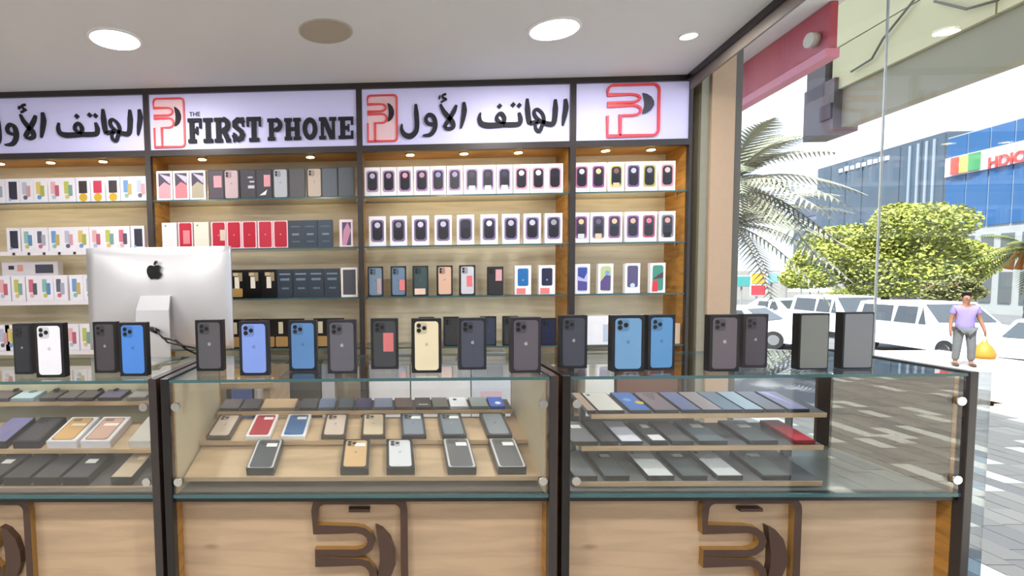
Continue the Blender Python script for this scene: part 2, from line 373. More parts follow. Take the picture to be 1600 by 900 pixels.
def word(t,s,xa,xb,z0,z1,widths):
    tot=sum(widths)+.12*(len(s)-1); k=(xb-xa)/tot; x=xa; h=z1-z0
    for ch,wd in zip(s,widths):
        b=MB(); W=wd*k
        f=lambda u,v:(x-t.location.x+u*W, z0-t.location.z+v*h)
        for e_,r in enumerate(slab(ch)):
            b.prism([f(r[0],r[1]),f(r[2],r[1]),f(r[2],r[3]),f(r[0],r[3])],-.012-.0004*e_,0,INK)
        if ch in 'PR':
            q=arc(.55,.71,.30,.225,88,-88,8); b.ribbon([f(*p) for p in q],.2*h,-.0145,0,INK)
            b.prism([f(.40,.40),f(.58,.40),f(.58,.55),f(.40,.55)],-.0149,0,INK)
        if ch=='R': b.prism([f(.45,.45),f(.75,.48),f(.97,.1),f(.68,.1)],-.0153,0,INK)
        if ch=='N': b.prism([f(.1,1),f(.42,1),f(.92,0),f(.60,0)],-.0149,0,INK)
        if ch=='O': b.ribbon([f(*p) for p in arc(.5,.5,.36,.40,0,360,22)],.22*h,-.012,0,INK)
        if ch=='S':
            q=[(.86,.78),(.72,.88),(.45,.9),(.22,.8),(.22,.65),(.45,.54),(.68,.44),(.80,.3),(.70,.15),(.45,.1),(.22,.17),(.14,.3)]
            b.ribbon([f(*p) for p in q],.2*h,-.012,0,INK)
            b.prism([f(.78,.62),f(.92,.62),f(.92,1),f(.78,1)],-.0125,0,INK); b.prism([f(.06,0),f(.2,0),f(.2,.38),f(.06,.38)],-.0125,0,INK)
        b.obj('letter',t); x+=(wd+.12)*k
def text_obj(t,s,loc,size,m,ext=.002,name='lettering',rot=None,bold=False):
    cu=bpy.data.curves.new('t','FONT'); cu.body=s; cu.size=size; cu.extrude=ext; cu.align_x='LEFT'
    if bold: cu.offset=size*.02
    o=bpy.data.objects.new('t',cu); me=bpy.data.meshes.new_from_object(o); me.materials.clear(); me.materials.append(m)
    bpy.data.objects.remove(o); ob=bpy.data.objects.new(name,me); col.objects.link(ob)
    ob.rotation_euler=rot or (R(90),0,0); ob.location=Vector(loc)-t.location; ob.parent=t; return ob
SL=['white lit sign with black Arabic lettering cut by the left edge','white lit sign with black English words in slab letters and red logo','white lit sign with complete black Arabic lettering and red logo','square white lit sign with only the red logo and black crescent']
for i in range(4):
    x0,x1=XD[i]+.016,XD[i+1]-.016
    t=empty('shop_sign',((x0+x1)/2,YS,ZR+.017),SL[i],'sign','lit shop signs')
    B('sign_panel',x0,YS,ZR+.017,x1,YS+.02,ZT-.016,SIGN,t)
    if i==0: arabic(t,XD[1]-XD[3]+.004,.0)
    if i==2: arabic(t,0,0)
    if i in (0,1,2):
        dxx=XD[i]-XD[2]
        a=atY(573,150,YS); 
        if i: 
            l=atY(240 if i==1 else 574,155 if i==1 else 150,YS); r=atY(287 if i==1 else 620,155,YS); bt=atY(260 if i==1 else 590,(230 if i==1 else 221),YS)
            logo(t,l.x,l.z,r.x-l.x,l.z-bt.z,.009,.008,RED,INK,slot=False)
            B('logo_backing',l.x-.003,YS-.002,bt.z-.005,r.x+.003,YS,l.z+.005,mat((232,198,208),.4),t)
    if i==1:
        a=atY(294,186,YS); c=atY(552,183,YS); z0=atY(300,224,YS).z
        word(t,'FIRST',a.x,atY(408,186,YS).x,z0,a.z,[.9,.62,1.05,.85,.95])
        word(t,'PHONE',atY(418,185,YS).x,c.x,z0+.004,c.z,[.95,1.05,.9,1.1,.95])
        q=atY(296,182,YS); text_obj(t,'THE',(q.x,YS-.002,q.z),.032,INK)
    if i==3:
        l=atY(949,134,YS); r=atY(1029,133,YS); bt=atY(960,213,YS)
        logo(t,l.x,l.z,r.x-l.x,l.z-bt.z,.012,.012,RED,SILV,slot=False)
# ------------------------------------------------------------------ phone boxes
ORD=['first','second','third','fourth','fifth','sixth','seventh','eighth','ninth','tenth','eleventh','twelfth','thirteenth','fourteenth','fifteenth','sixteenth']
MESH={}
def carton(w_,h_,d_,c,rough=.35):
    k=('c',round(w_,3),round(h_,3),round(d_,3),c)
    if k not in MESH:
        b=MB(); b.prism(rr(-w_/2,0,w_/2,h_,.0015,3),-d_/2,d_/2,mat(c,rough)); MESH[k]=b.mesh('carton')
    return MESH[k]
def plate(w_,h_,d_,shapes,key):
    k=('p',round(w_,3),round(h_,3),round(d_,3),key)
    if k not in MESH:
        b=MB()
        for i,(kind,a,c) in enumerate(shapes):
            y0=-d_/2-.0006-.0004*i; m=mat(c,.3,noise=.03)
            if kind=='r': b.prism([((a[0]-.5)*w_,a[1]*h_),((a[2]-.5)*w_,a[1]*h_),((a[2]-.5)*w_,a[3]*h_),((a[0]-.5)*w_,a[3]*h_)],y0,-d_/2,m)
            if kind=='rr': b.prism(rr((a[0]-.5)*w_,a[1]*h_,(a[2]-.5)*w_,a[3]*h_,a[4]*w_),y0,-d_/2,m)
            if kind=='e': b.prism(ell((a[0]-.5)*w_,a[1]*h_,a[2]*w_,a[2]*w_,10),y0,-d_/2,m)
            if kind=='p': b.prism([((u-.5)*w_,v*h_) for u,v in a],y0,-d_/2,m)
        MESH[k]=b.mesh('picture')
    return MESH[k]
def child(me,name,par,label=None):
    o=bpy.data.objects.new(name,me); col.objects.link(o); o.parent=par
    if label: o['label']=label
    return o
def dk(c,f): return tuple(int(v*f) for v in c)
FRUIT=[(0,.30),(.12,.36),(.28,.36),(.40,.26),(.32,.16),(.30,.02),(.36,-.10),(.44,-.16),(.34,-.34),(.20,-.46),(.08,-.44),(0,-.42),(-.08,-.44),(-.2,-.46),(-.34,-.30),(-.42,-.08),(-.42,.12),(-.34,.28),(-.2,.36),(-.1,.34)]
def fruit(b,cx,cz,s,ya,yb,m):
    n=len(FRUIT)
    ctr=(cx-.02*s,cz-.05*s)
    for i in range(n):
        j=(i+1)%n; P=[(cx+FRUIT[i][0]*s,cz+FRUIT[i][1]*s),(cx+FRUIT[j][0]*s,cz+FRUIT[j][1]*s),ctr]
        b.prism(P[::-1],ya,yb,m)
    b.prism([(cx,cz+.36*s),(cx+.02*s,cz+.5*s),(cx+.12*s,cz+.62*s),(cx+.18*s,cz+.62*s),(cx+.15*s,cz+.48*s)][::-1],ya,yb,m)
def pro_box(w_,h_,d_,body,box=(12,12,14),mod=None,label=None,cat='phone box',group=None,sticker=None,cam_style=3,logoc=None,inset=(.10,.05),white_edge=False):
    o=bpy.data.objects.new('phone_box',carton(w_,h_,d_,box)); col.objects.link(o); tag(o,label,cat,group)
    a,bb=inset
    if white_edge: child(plate(w_,h_,d_,[('rr',(.03,.02,.97,.98,.08),(225,222,222))],'we'),'box_rim',o)
    y=('rr',(a,bb,1-a,1-bb,.11),body)
    pm=plate(w_,h_,d_+(.001 if white_edge else 0),[y],('b',body,a,bb)); child(pm,'phone_picture',o)
    if cam_style:
        mc=mod or dk(body,.82)
        m=child(plate(w_,h_,d_+.0016,[('rr',(a+.05,.72,a+.42,.93,.09),mc)],('m',mc,a)),'camera_module',o)
        L=[(a+.14,.875),(a+.14,.785),(a+.32,.83)][:cam_style] if cam_style==3 else [(a+.14,.88),(a+.14,.79)]
        for j,(u,v) in enumerate(L):
            child(plate(w_,h_,d_+.0032,[('e',(u,v,.075),(14,14,20))],('l',j,a,cam_style)),'lens',m)
    lc=logoc or dk(body,1.25 if sum(body)<400 else .85)
    k=('logo',round(w_,3),lc,round(d_,3),round(h_,3))
    if k not in MESH:
        b=MB(); fruit(b,0,h_*.53,w_*.13,-d_/2-.0012,-d_/2-.0004,mat(tuple(min(255,v) for v in lc),.3)); MESH[k]=b.mesh('logo')
    child(MESH[k],'fruit_logo',o)
    if sticker:
        u0,v0,u1,v1,sc2=sticker
        child(plate(w_,h_,d_+.003,[('r',(u0,v0,u1,v1),sc2)],('s',u0,v0,u1,v1,sc2)),'price_sticker',o)
    return o
def pic_box(w_,h_,d_,box,shapes,key,label=None,cat='phone box',group=None,sticker=None):
    o=bpy.data.objects.new('phone_box',carton(w_,h_,d_,box)); col.objects.link(o); tag(o,label,cat,group)
    if shapes: child(plate(w_,h_,d_,[('r',(.012,.006,.988,.994),box)]+shapes,(key,box)),'phone_picture',o)
    if sticker:
        u0,v0,u1,v1,s2=sticker
        child(plate(w_,h_,d_+.004,[('r',(u0,v0,u1,v1),s2)],('s',u0,v0,u1,v1,s2)),'price_sticker',o)
    return o
def P14(top,glow,ph=(38,38,50),low=None):
    s=[('rr',(.12,.14,.88,.88,.16),top),('rr',(.20,.20,.80,.84,.2),ph),('e',(.5,.70,.17),glow),('rr',(.26,.2,.74,.55,.12),dk(ph,.75))]
    if low: s.append(('r',(.3,.14,.7,.3),low))
    return s
def place(o,x,y,z,rz=0): o.location=(x,y,z); o.rotation_euler=(0,0,rz)
def flat(o,x,y,z,d_,t,rz=0):   # lying face up on a board tilted by t; front bottom edge at x,y,z
    n=Vector((0,-math.sin(t),math.cos(t)))
    o.location=Vector((x,y,z))+n*(d_/2+.0005); o.rotation_euler=(R(-90)+t,0,rz)
ppm=lambda Y:F/Y
YB=2.955; ppb=F/2.955
def xat(px,row,Y=YB-.012): return atY(px,[300,380,462,542][row],Y).x
def shelf(px,row,wpx,hpx,cab,style,desc,n,group,rz=0,yoff=0,dep=.028,**k):
    w_=wpx/ppb; h_=hpx/ppb; sh=['top','second','third','lowest'][row]
    lab=f'{desc}, {ORD[n]} from left, {sh} shelf {CAB[cab]}'
    kind,arg=style
    if kind=='pro': o=pro_box(w_,h_,dep,label=lab,group=group,**arg,**k)
    else: o=pic_box(w_,h_,dep,arg[0],arg[1],arg[2],label=lab,group=group,**k)
    place(o,xat(px,row),YB+dep/2+yoff,ZS[row]+.0005,rz); return o
LAV=(120,100,140)
GR=lambda cab,row:f'boxes on the {["top","second","third","lowest"][row]} shelf {CAB[cab]}'
# cabinet 3
c3=[582,607.5,633,659.5,685,711,738,763,789,815.5,842,868]
for n,px in enumerate(c3):
    glow=[(190,180,215),(185,150,185),(225,160,175),(200,150,175),(150,150,200),(170,150,190),(60,50,70),(60,50,70),(50,50,75),(240,235,240),(235,235,240),(30,30,45)][n]
    top=(170,140,180) if n<9 else (190,140,160)
    low=(205,210,225) if 5<n<9 else None
    shelf(px,0,24.3,44,2,('pic',((240,236,242),P14(top,glow,low=low),('p14',glow,top,low))),['white box, dark rounded phone','white box, black phone','white box, white price dot'][0 if n<6 else (1 if n<9 or n==11 else 2)],n,GR(2,0))
for n,px in enumerate([590,623,657.5,693,728,765,799,832.5,866]):
    glow=[(205,195,225),(160,150,170),(215,200,235),(200,190,220),(45,42,60),(215,210,230),(190,180,200),(190,185,215),(150,150,160)][n]
    shelf(px,1,26.5,46,2,('pic',((238,234,242),P14((130,115,155),glow,(42,42,56)),('p14b',glow))),'white box, dark rounded phone',n,GR(2,1))
for n,(px,c,st,cs) in enumerate([(587,(118,138,160),(.6,.1,.85,.6,(190,160,165)),2),(623,(110,132,158),(.55,.2,.9,.55,(225,130,130)),2),(657.5,(62,82,84),(.12,.05,.8,.25,(235,205,190)),2),(695.5,(222,182,160),None,2),(731,(205,205,212),(.45,.3,.8,.65,(230,120,130)),2)]):
    shelf(px,2,24.5,47,2,('pro',dict(body=c,box=(30,34,40),cam_style=2,mod=dk(c,.75))),'black-edged box with '+['blue-grey','steel blue','dark green','peach','silver'][n]+' phone',n,GR(2,2),sticker=st)
shelf(775,2,24,44,2,('pro',dict(body=(48,46,50),box=(30,28,30),cam_style=2,inset=(.04,.02))),'all-dark box, pink label',5,GR(2,2),sticker=(.5,.5,.9,.9,(215,165,170)))
for n,(px,c,nm) in enumerate([(818,(38,110,175),'blue'),(855.5,(40,44,72),'navy')]):
    shelf(px,2,25,45,2,('pic',((236,234,238),[('rr',(.17,.3,.83,.9,.1),c),('e',(.5,.5,.05),(150,180,210))],('wb',c))),f'white box, {nm} phone, pink sticker',6+n,GR(2,2),sticker=(.1,.03,.65,.22,(240,130,130)))
for n,px in enumerate([667,706,764,799,858]):
    shelf(px,3,24,46 if n!=4 else 42,2,('pro',dict(body=[(60,55,50),(60,60,64),(60,66,84),(56,60,64),(34,38,66)][n],box=(22,22,26),cam_style=2,inset=(.08,.04))),'dark box half hidden by counter boxes',n,GR(2,3))
# cabinet 4
for n,px in enumerate([910,936,964,991,1016,1044]):
    g_=[(230,200,205),(250,205,150),(130,90,80),(190,190,220),(160,150,165),(240,200,190)][n]
    tp=[(180,110,150),(150,80,140),(190,190,110),(130,100,150),(180,170,90),(220,150,160)][n]
    shelf(px,0,24,44.5,3,('pic',((240,236,240),P14(tp,g_,low=[None,None,(235,190,150),None,None,None][n]),('c4a',n))),['white box, pink phone','white box, orange glow','white box, green and peach','white box, pale dot','white box, grey dot','white box, pinkish top'][n],n,GR(3,0))
for n,px in enumerate([909,936,961,990,1015,1044]):
    g_=[(250,190,150),(110,100,120),(245,190,160),(245,180,160),(230,130,150),(235,170,160)][n]
    shelf(px,1,24,46,3,('pic',((238,236,240),P14([(160,90,150),(120,100,140),(150,100,150),(150,110,170),(190,90,120),(150,140,150)][n],g_,(60,62,74),low=[(200,210,215),(250,195,160),None,None,None,(20,20,24)][n]),('c4b',n))),'white box, peach and dark picture',n,GR(3,1))
for n,px in enumerate([911,947.5,989.5,1029]):
    sh_=[[('rr',(.15,.08,.85,.92,.2),(190,190,235)),('p',[(.2,.6),(.6,.5),(.8,.7),(.8,.88),(.2,.88)],(60,80,160)),('p',[(.2,.12),(.8,.12),(.8,.4),(.2,.45)],(85,80,150))],
         [('rr',(.15,.08,.85,.92,.2),(190,200,150)),('p',[(.15,.12),(.8,.1),(.82,.6),(.5,.62),(.15,.4)],(96,80,140)),('e',(.6,.7,.15),(120,160,220))],
         [('rr',(.15,.2,.85,.92,.12),(92,86,126)),('e',(.5,.26,.16),(210,225,245))],
         [('rr',(.15,.08,.85,.92,.15),(70,150,130)),('p',[(.15,.45),(.85,.5),(.85,.7),(.5,.6)],(90,60,70)),('p',[(.12,.05),(.5,.05),(.5,.42),(.15,.4)],(225,60,70))]][n]
    shelf(px,2,23,46,3,('pic',((242,240,244),sh_,('c4c',n))),['slim box, blue swirl','slim box, purple and green picture','slim box, plain purple phone','slim box, green and red picture'][n],n,GR(3,2))
# cabinet 2
c2=[(256,'w',(205,150,160)),(282,'w',(220,120,130)),(308,'w',(170,160,140)),(337,'d',(84,74,84)),(361,'p',(190,165,170)),(387,'d',(66,62,70)),(412,'d',(60,58,66)),(438,'p',(172,176,184)),(464,'d',(70,68,74)),(491,'p',(190,172,156)),(515,'d',(84,92,102)),(541,'d',(82,88,96))]
for n,(px,k,c) in enumerate(c2):
    if k=='w': shelf(px,0,25,45,1,('pic',((238,225,228),[('r',(.13,.06,.88,.92),(74,66,84)),('p',[(.13,.06),(.88,.06),(.88,.5),(.5,.62),(.13,.45)],c),('p',[(.2,.9),(.85,.55),(.88,.8)],(190,180,205))],('c2w',c))),'white-framed box, colourful picture',n,GR(1,0))
    elif k=='p': shelf(px,0,25,45,1,('pro',dict(body=c,box=(50,48,54),inset=(.1,.03),cam_style=2,mod=dk(c,.8))),'dark box, pale phone',n,GR(1,0))
    else: shelf(px,0,25,45,1,('pic',((40,40,46) if n<11 else (60,66,74),[('rr',(.05,.03,.95,.97,.06),c)]+([('r',(.35,.4,.85,.8),(200,150,160))] if n==3 else [])+([('r',(.5,.4,.9,.8),(215,150,160)),('p',[(.2,.1),(.7,.3),(.6,.12)],(225,225,230))] if n==6 else [])+([('r',(.5,.35,.9,.45),(190,190,200)),('r',(.6,.55,.9,.6),(190,190,200)),('r',(.5,.7,.8,.75),(190,190,200))] if n==5 else []),('c2d',n))),'dark grey box',n,GR(1,0))
r2=[(264,(226,222,224),'white'),(289,(184,22,52),'red'),(314,(222,220,205),'white'),(341,(184,22,52),'red'),(365,(180,18,48),'red'),(389,(180,18,48),'red'),(414,(188,36,62),'red'),(438,(180,18,48),'red'),(461,(52,62,74),'dark blue'),(484,(48,60,78),'dark blue'),(508,(52,66,84),'dark blue')]
for n,(px,c,nm) in enumerate(r2):
    if nm=='red': s=[('rr',(.1,.03,.92,.97,.1),c),('e',(.5,.5,.05),(230,130,150))]; bx=(238,200,210)
    elif nm=='white': s=[('e',(.25,.88,.07),(150,140,110))]; bx=c
    else: s=[('r',(.3,.45,.75,.52),(120,135,150)),('r',(.2,.75,.8,.79),(90,105,120)),('r',(.3,.2,.8,.24),(90,105,120))]; bx=c
    shelf(px,1,23.5,42,1,('pic',(bx,s,('c2r2',n if nm!='red' else c))),f'{nm} phone box',n,GR(1,1),sticker=(.35,.2,.8,.7,(215,130,140)) if n==1 else ((.6,.3,.95,.7,(205,190,175)) if n==3 else None))
shelf(541,1,21,42,1,('pic',((236,215,225),[('r',(.2,.05,.85,.9),(80,70,100)),('p',[(.2,.05),(.5,.05),(.85,.6),(.6,.9),(.3,.6)],(200,140,170))],('c2p',))),'white box with purple pattern',11,GR(1,1))
r3=[(346,0),(370,0),(395,0),(420,0),(445,1),(470,1),(494,1),(519,1),(546,2)]
for n,(px,k) in enumerate(r3):
    if k==0: shelf(px,2,24.5,45,1,('pic',((12,10,12),[('r',(.25,.78,.6,.9),(190,170,130)),('r',(.35,.35,.65,.75),(225,218,205)),('r',(.62,.6,.85,.9),(150,135,105))]+([('rr',(.05,.05,.85,.35,.08),(170,135,80))] if n<2 else []),('c2k',n<2))),'black box, gold-white print',n,GR(1,2))
    elif k==1: shelf(px,2,24,45,1,('pic',((46,56,70),[('r',(.15,.8,.85,.85),(120,135,155)),('r',(.2,.6,.8,.68),(110,125,145)),('r',(.3,.3,.75,.36),(95,110,130))],('c2b',))),'blue-grey box, faint lettering',n,GR(1,2))
    else: shelf(px,2,26,46,1,('pic',((222,220,218),[('r',(.12,.08,.88,.93),(74,74,82))],('c2s',))),'white-edged box, dark screen',n,GR(1,2))
for n,px in enumerate([368,394,419,440,463,502,526]):
    shelf(px,3,24,46,1,('pic',((12,10,12),[('r',(.3,.5,.6,.9),(200,190,165)),('rr',(.1,.05,.9,.4,.08),(165,130,80))],('c2l',))),'black box with gold square print',n,GR(1,3))
# cabinet 1
PAL=[(60,62,84),(225,190,90),(215,80,110),(80,140,210),(240,170,180),(120,180,170),(180,190,215),(190,195,60)]
def c1(cab_row,pxs,wp,hp,rowi,gold=()):
    for n,px in enumerate(pxs):
        a,b_,c=[tuple(int(v*.75+48) for v in PAL[(n*3+rowi*2+k*k+k)%8]) for k in range(3)]
        if n in gold: a=(60,50,52); b_=(214,172,50)
        s=[('rr',(.2,.35,.55,.85,.05),a),('rr',(.5,.25,.8,.7,.05),dk(c,.9)),('e',(.42,.22,.16),b_)]
        if n in gold: s=[('r',(.2,.35,.8,.85),a if n!=7 else (205,60,90)),('e',(.5,.18,.3),b_)]
        if (rowi,n) in ((0,1),(1,0),(1,9)): s=[('r',(.25,.15,.85,.88),(44,46,66)),('e',(.3,.15,.1),(150,170,225))]
        shelf(px,cab_row,wp,hp,0,('pic',((236,232,242),s,('c1',rowi,n))),'white box with '+['small colourful pictures','gold-based picture'][n in gold],n,GR(0,cab_row))
c1(0,[-5,17,39,61,84,105,128,151,175,198,219],22,38,0,gold=(6,7,8))
c1(1,[19,42,63,85,106,127,149,170,191,214],21.5,38,1,gold=())
c1(2,[4,27,50,71,93,118,140],22,41,2)
c1(3,[4,17,112,134,156],21,42,3)
o=pic_box(93/ppb,22/ppb,.05,(236,230,238),[('r',(.1,.5,.25,.85),(60,50,60)),('r',(.6,.2,.95,.9),(70,72,92)),('r',(.3,.3,.42,.8),(230,150,140))],('tab',),'white landscape tablet box standing behind the row of small boxes, third shelf at left','tablet box')
o.name='tablet_box'; place(o,xat(48,2,3.03),3.06,ZS[2]+.0005)
o.scale.z=1
o.location.z=ZS[2]+.001; 
# make it tall enough to rise behind the row in front
o.data=carton(93/ppb,64/ppb,.05,(236,230,238)); 
for ch in o.children: ch.data=plate(93/ppb,64/ppb,.05,[('r',(.01,.01,.99,.99),(236,230,238)),('r',(.12,.8,.22,.9),(60,50,60)),('r',(.6,.7,.92,.92),(70,72,92)),('r',(.28,.75,.38,.92),(230,170,160))],('tab2',))
# cartons low in the cabinets
def big(px0,px1,zb,h_,dep,c,label,shapes=None,yf=2.96,nm='carton_box'):
    a=atY(px0,560,yf).x; b_=atY(px1,560,yf).x; w_=b_-a
    o=bpy.data.objects.new(nm,carton(w_,h_,dep,c)); col.objects.link(o); tag(o,label,'box'); place(o,(a+b_)/2,yf+dep/2,zb+.0008)
    if shapes: child(plate(w_,h_,dep,shapes,('big',label)),'printed_panel',o)
    return o
big(915,1037,ZS[3],.155,.12,(240,240,246),'wide white carton on the lowest shelf under the lone logo sign',[('r',(.22,.1,.35,.7),(190,205,225)),('r',(.28,.45,.36,.75),(240,170,165))])
big(1045,1062,ZS[3],.11,.03,(216,190,165),'small beige box at the right end of the lowest shelf beside the column')
Z0=.62
for k,(a,b_,c,l) in enumerate([(576,640,(238,236,240),'white carton stacked low behind the centre counter, left'),(642,735,(242,242,246),'wide white carton with dark print low behind the centre counter'),(737,805,(222,228,238),'pale blue carton low behind the centre counter, right')]):
    big(a,b_,Z0,.30,.15,c,l,[('r',(.1,.3,.35,.34),(60,60,66)),('r',(.45,.3,.5,.34),(60,60,66))] if k==1 else ([('r',(.2,.3,.7,.5),(232,200,215))] if k==2 else None))
for k,(a,b_,c,l) in enumerate([(300,352,(150,140,118),'tan carton low behind the centre counter, left end'),(360,392,(96,120,190),'small blue carton low behind the centre counter'),(396,444,(214,206,200),'pale striped carton low behind the centre counter'),(446,500,(72,68,64),'dark carton low behind the centre counter'),(502,522,(196,196,202),'narrow grey carton low behind the centre counter')]):
    big(a,b_,Z0,.31,.14,c,l,[('r',(.1,.1,.2,1),(240,238,230)),('r',(.7,.1,.8,1),(235,200,200))] if k==2 else None)
big(915,960,Z0,.36,.12,(236,236,230),'white carton behind the right counter under the lone logo sign')
big(965,1060,Z0,.26,.14,(112,66,44),'brown wooden crate low behind the right counter',nm='crate')
for k,(px0,px1,n_) in enumerate(((622,641,3),(692,712,2),(757,790,3))):
    for j in range(n_):
        big(px0,px1,Z0+.302+j*.022,.02,.1,[(214,210,218),(232,232,236),(150,155,165)][j%3],f'thin flat box, {["bottom","middle","top"][j] if n_==3 else ["lower","upper"][j]} of {["left","middle","right"][k]} stack, low behind centre counter',nm='flat_box')
# ------------------------------------------------------------------ counters
YC=1.575; ZTOP=1.108; ZB=.748; YE=2.06
XP=[-1.850,-.6775,.4985,1.6720]
CN=['left','centre','right']
LOGO=mat((70,48,38),.35)
cnt=[]
LINE=mat((214,204,172),.4)
for i in range(3):
    x0,x1=XP[i]+.006,XP[i+1]-.006; th=.024
    t=empty('display_counter',((x0+x1)/2,YC,0),['glass-topped oak display counter cut by the left edge of the picture','central glass-topped oak display counter with colourful phone boxes','right glass-topped oak display counter reflecting the sunlit paving'][i],'counter','glass display counters')
    cnt.append(t)
    for k,(a,b_) in enumerate(((x0,x0+th),(x1-th,x1))):
        sp=B('side_panel',a,YC+.02,.0,b_,YE,ZTOP-.004,OAK_WARM if True else OAK,t)
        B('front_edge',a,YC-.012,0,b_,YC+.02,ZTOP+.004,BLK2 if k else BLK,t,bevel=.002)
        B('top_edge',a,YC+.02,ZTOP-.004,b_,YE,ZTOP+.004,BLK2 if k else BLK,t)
    B('front_panel',x0+th,YC+.062,.05,x1-th,YC+.08,ZB-.012,OAK,t)
    B('plinth',x0+th,YC+.09,0,x1-th,YC+.11,.05,BLK,t)
    B('front_rail',x0+th,YC+.004,ZB-.014,x1-th,YC+.045,ZB,BLK,t)
    B('display_floor',x0+th,YC+.045,ZB-.012,x1-th,YE-.03,ZB+.003,mat((120,110,102),.4) if i!=2 else mat((120,126,124),.4),t)
    B('rail_glass',x0+th,YC-.004,ZB,x1-th,YC+.004,ZB+.010,TEAL,t)
    B('front_glass',x0+th+.002,YC-.003,ZB+.010,x1-th-.002,YC+.003,ZTOP-.010,GLS,t)
    B('top_glass',x0+th+.001,YC-.008,ZTOP-.009,x1-th-.001,YE,ZTOP,GLS,t,edge=TEAL)
    B('lower_back',x0+th,YE-.02,.05,x1-th,YE,ZB-.012,OAK,t)
    for a in (x0+th,x1-th-.014):
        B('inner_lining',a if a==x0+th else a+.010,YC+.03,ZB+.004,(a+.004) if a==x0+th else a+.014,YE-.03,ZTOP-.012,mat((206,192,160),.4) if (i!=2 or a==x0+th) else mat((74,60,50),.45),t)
    for a in (x0+th+.018,x1-th-.018):
        for z in (1.028,.80):
            cyl('glass_button',(a,YC-.012,z),.0125,.009,CHR,t,'Y',20)
    # logo on the oak front
    xc=(XP[i]+XP[i+1])/2-.002; wl=.272
    lg=MB()
    tt=bpy.data.objects.new('logo_carrier',None); tt.location=(xc,YC+.062,.0)
    logo_parent=t
    class _T: pass
    fake=_T(); 
    # strokes are made as direct parts of the counter
    keep=t.location.copy()
    before=set(col.objects)
    logo(t,xc-wl/2,.722,wl,wl*1.75,.022,.024,LOGO,LOGO,slot=True)
    for o in set(col.objects)-before: o.location.y=.062
B('back_panel',XP[0]+.032,YE-.026,ZB+.004,XP[1]-.032,YE-.018,ZTOP-.012,LINE,cnt[0])
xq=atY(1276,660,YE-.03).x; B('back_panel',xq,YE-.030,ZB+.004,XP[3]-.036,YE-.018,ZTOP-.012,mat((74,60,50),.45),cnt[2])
for px in (27,90,158,183):
    q=atY(px,609,YE-.03); cyl('hook',(q.x,YE-.046,q.z),.007,.02,BLK,cnt[0],'Y',10)
# tinted glass strip at the end of the right counter
t=empty('glass_screen',(1.735,1.62,0),'narrow upright tinted glass strip beside the right end of the counters','glass screen')
B('tinted_pane',1.69,1.615,.02,1.757,1.623,1.10,glass_mat('tinted_glass',(.52,.60,.68),1.5,.14),t)
B('foot_rail',1.69,1.605,0,1.757,1.633,.02,CHR,t)
# ---- stepped display boards inside the counters and flat boxes
DR={(1,'A'):.012,(1,'B'):.016,(2,'A'):.012,(2,'B'):.014,(2,'C'):.016,(0,'A'):.014}
def board(i,x0,x1,Yf,zf,tilt,ln=.175,d_=.028,edge=True,m=None):
    # surface under the boxes: front edge at Yf,zf-d
    b=MB(); xf=Matrix.Rotation(tilt,4,'X'); t=cnt[i]; m=m or OAKS
    b.box(-(x1-x0)/2,-.006,-.012,(x1-x0)/2,ln,0,m,xf=xf)
    o=b.obj('sloping_shelf',t); o.location=Vector(((x0+x1)/2,Yf,zf-d_))-t.location
    b=MB(); b.box(-(x1-x0)/2,-.009,-.014,(x1-x0)/2,-.006,.001,OAKS,xf=xf); e_=b.obj('shelf_edge',t); e_.location=o.location
    for s in (-1,1):
        zt=ZB+.003; y=Yf+ln*.75*math.cos(tilt); zz=zf-d_+ln*.75*math.sin(tilt)-.014
        if zz-zt>.01:
            B('shelf_leg',(x0+x1)/2+s*((x1-x0)/2-.02)-.008,y-.008,zt,(x0+x1)/2+s*((x1-x0)/2-.02)+.008,y+.008,zz,m,t)
ROW={}
def frow(i,key,Yf,zf,tilt,x0,x1,m=None,ln=.175): ROW[(i,key)]=(Yf,zf,tilt); board(i,x0,x1,Yf,zf,tilt,ln,DR.get((i,key),.028),m=m)
frow(1,'C',1.64,.8195,R(15),atY(300,745,1.70).x,atY(842,745,1.70).x)
frow(1,'B',1.80,.872,R(12),atY(308,690,1.80).x,atY(826,690,1.80).x,None,.165)
frow(1,'A',1.965,.928,R(11),atY(340,645,1.965).x,atY(800,645,1.965).x,mat((70,66,70),.4),.09)
DKB=mat((92,94,98),.4)
frow(2,'C',1.635,.790,R(9),atY(893,745,1.66).x,atY(1272,745,1.66).x,DKB,.2)
frow(2,'B',1.715,.872,R(8),atY(903,690,1.74).x,atY(1274,690,1.74).x,DKB)
frow(2,'A',1.795,.952,R(9),atY(915,645,1.84).x,atY(1272,645,1.84).x,DKB)
frow(0,'C',1.655,.785,R(9),XP[0]+.04,XP[1]-.04,mat((84,76,78),.4),.2)
frow(0,'B',1.77,.868,R(15),XP[0]+.04,XP[1]-.04,OAKS)
frow(0,'A',1.95,.975,R(9),XP[0]+.04,XP[1]-.04,mat((110,104,100),.4),.09)
CL=['left counter','centre counter','right counter']
RN={'A':'back','B':'middle','C':'front'}
cntn={}
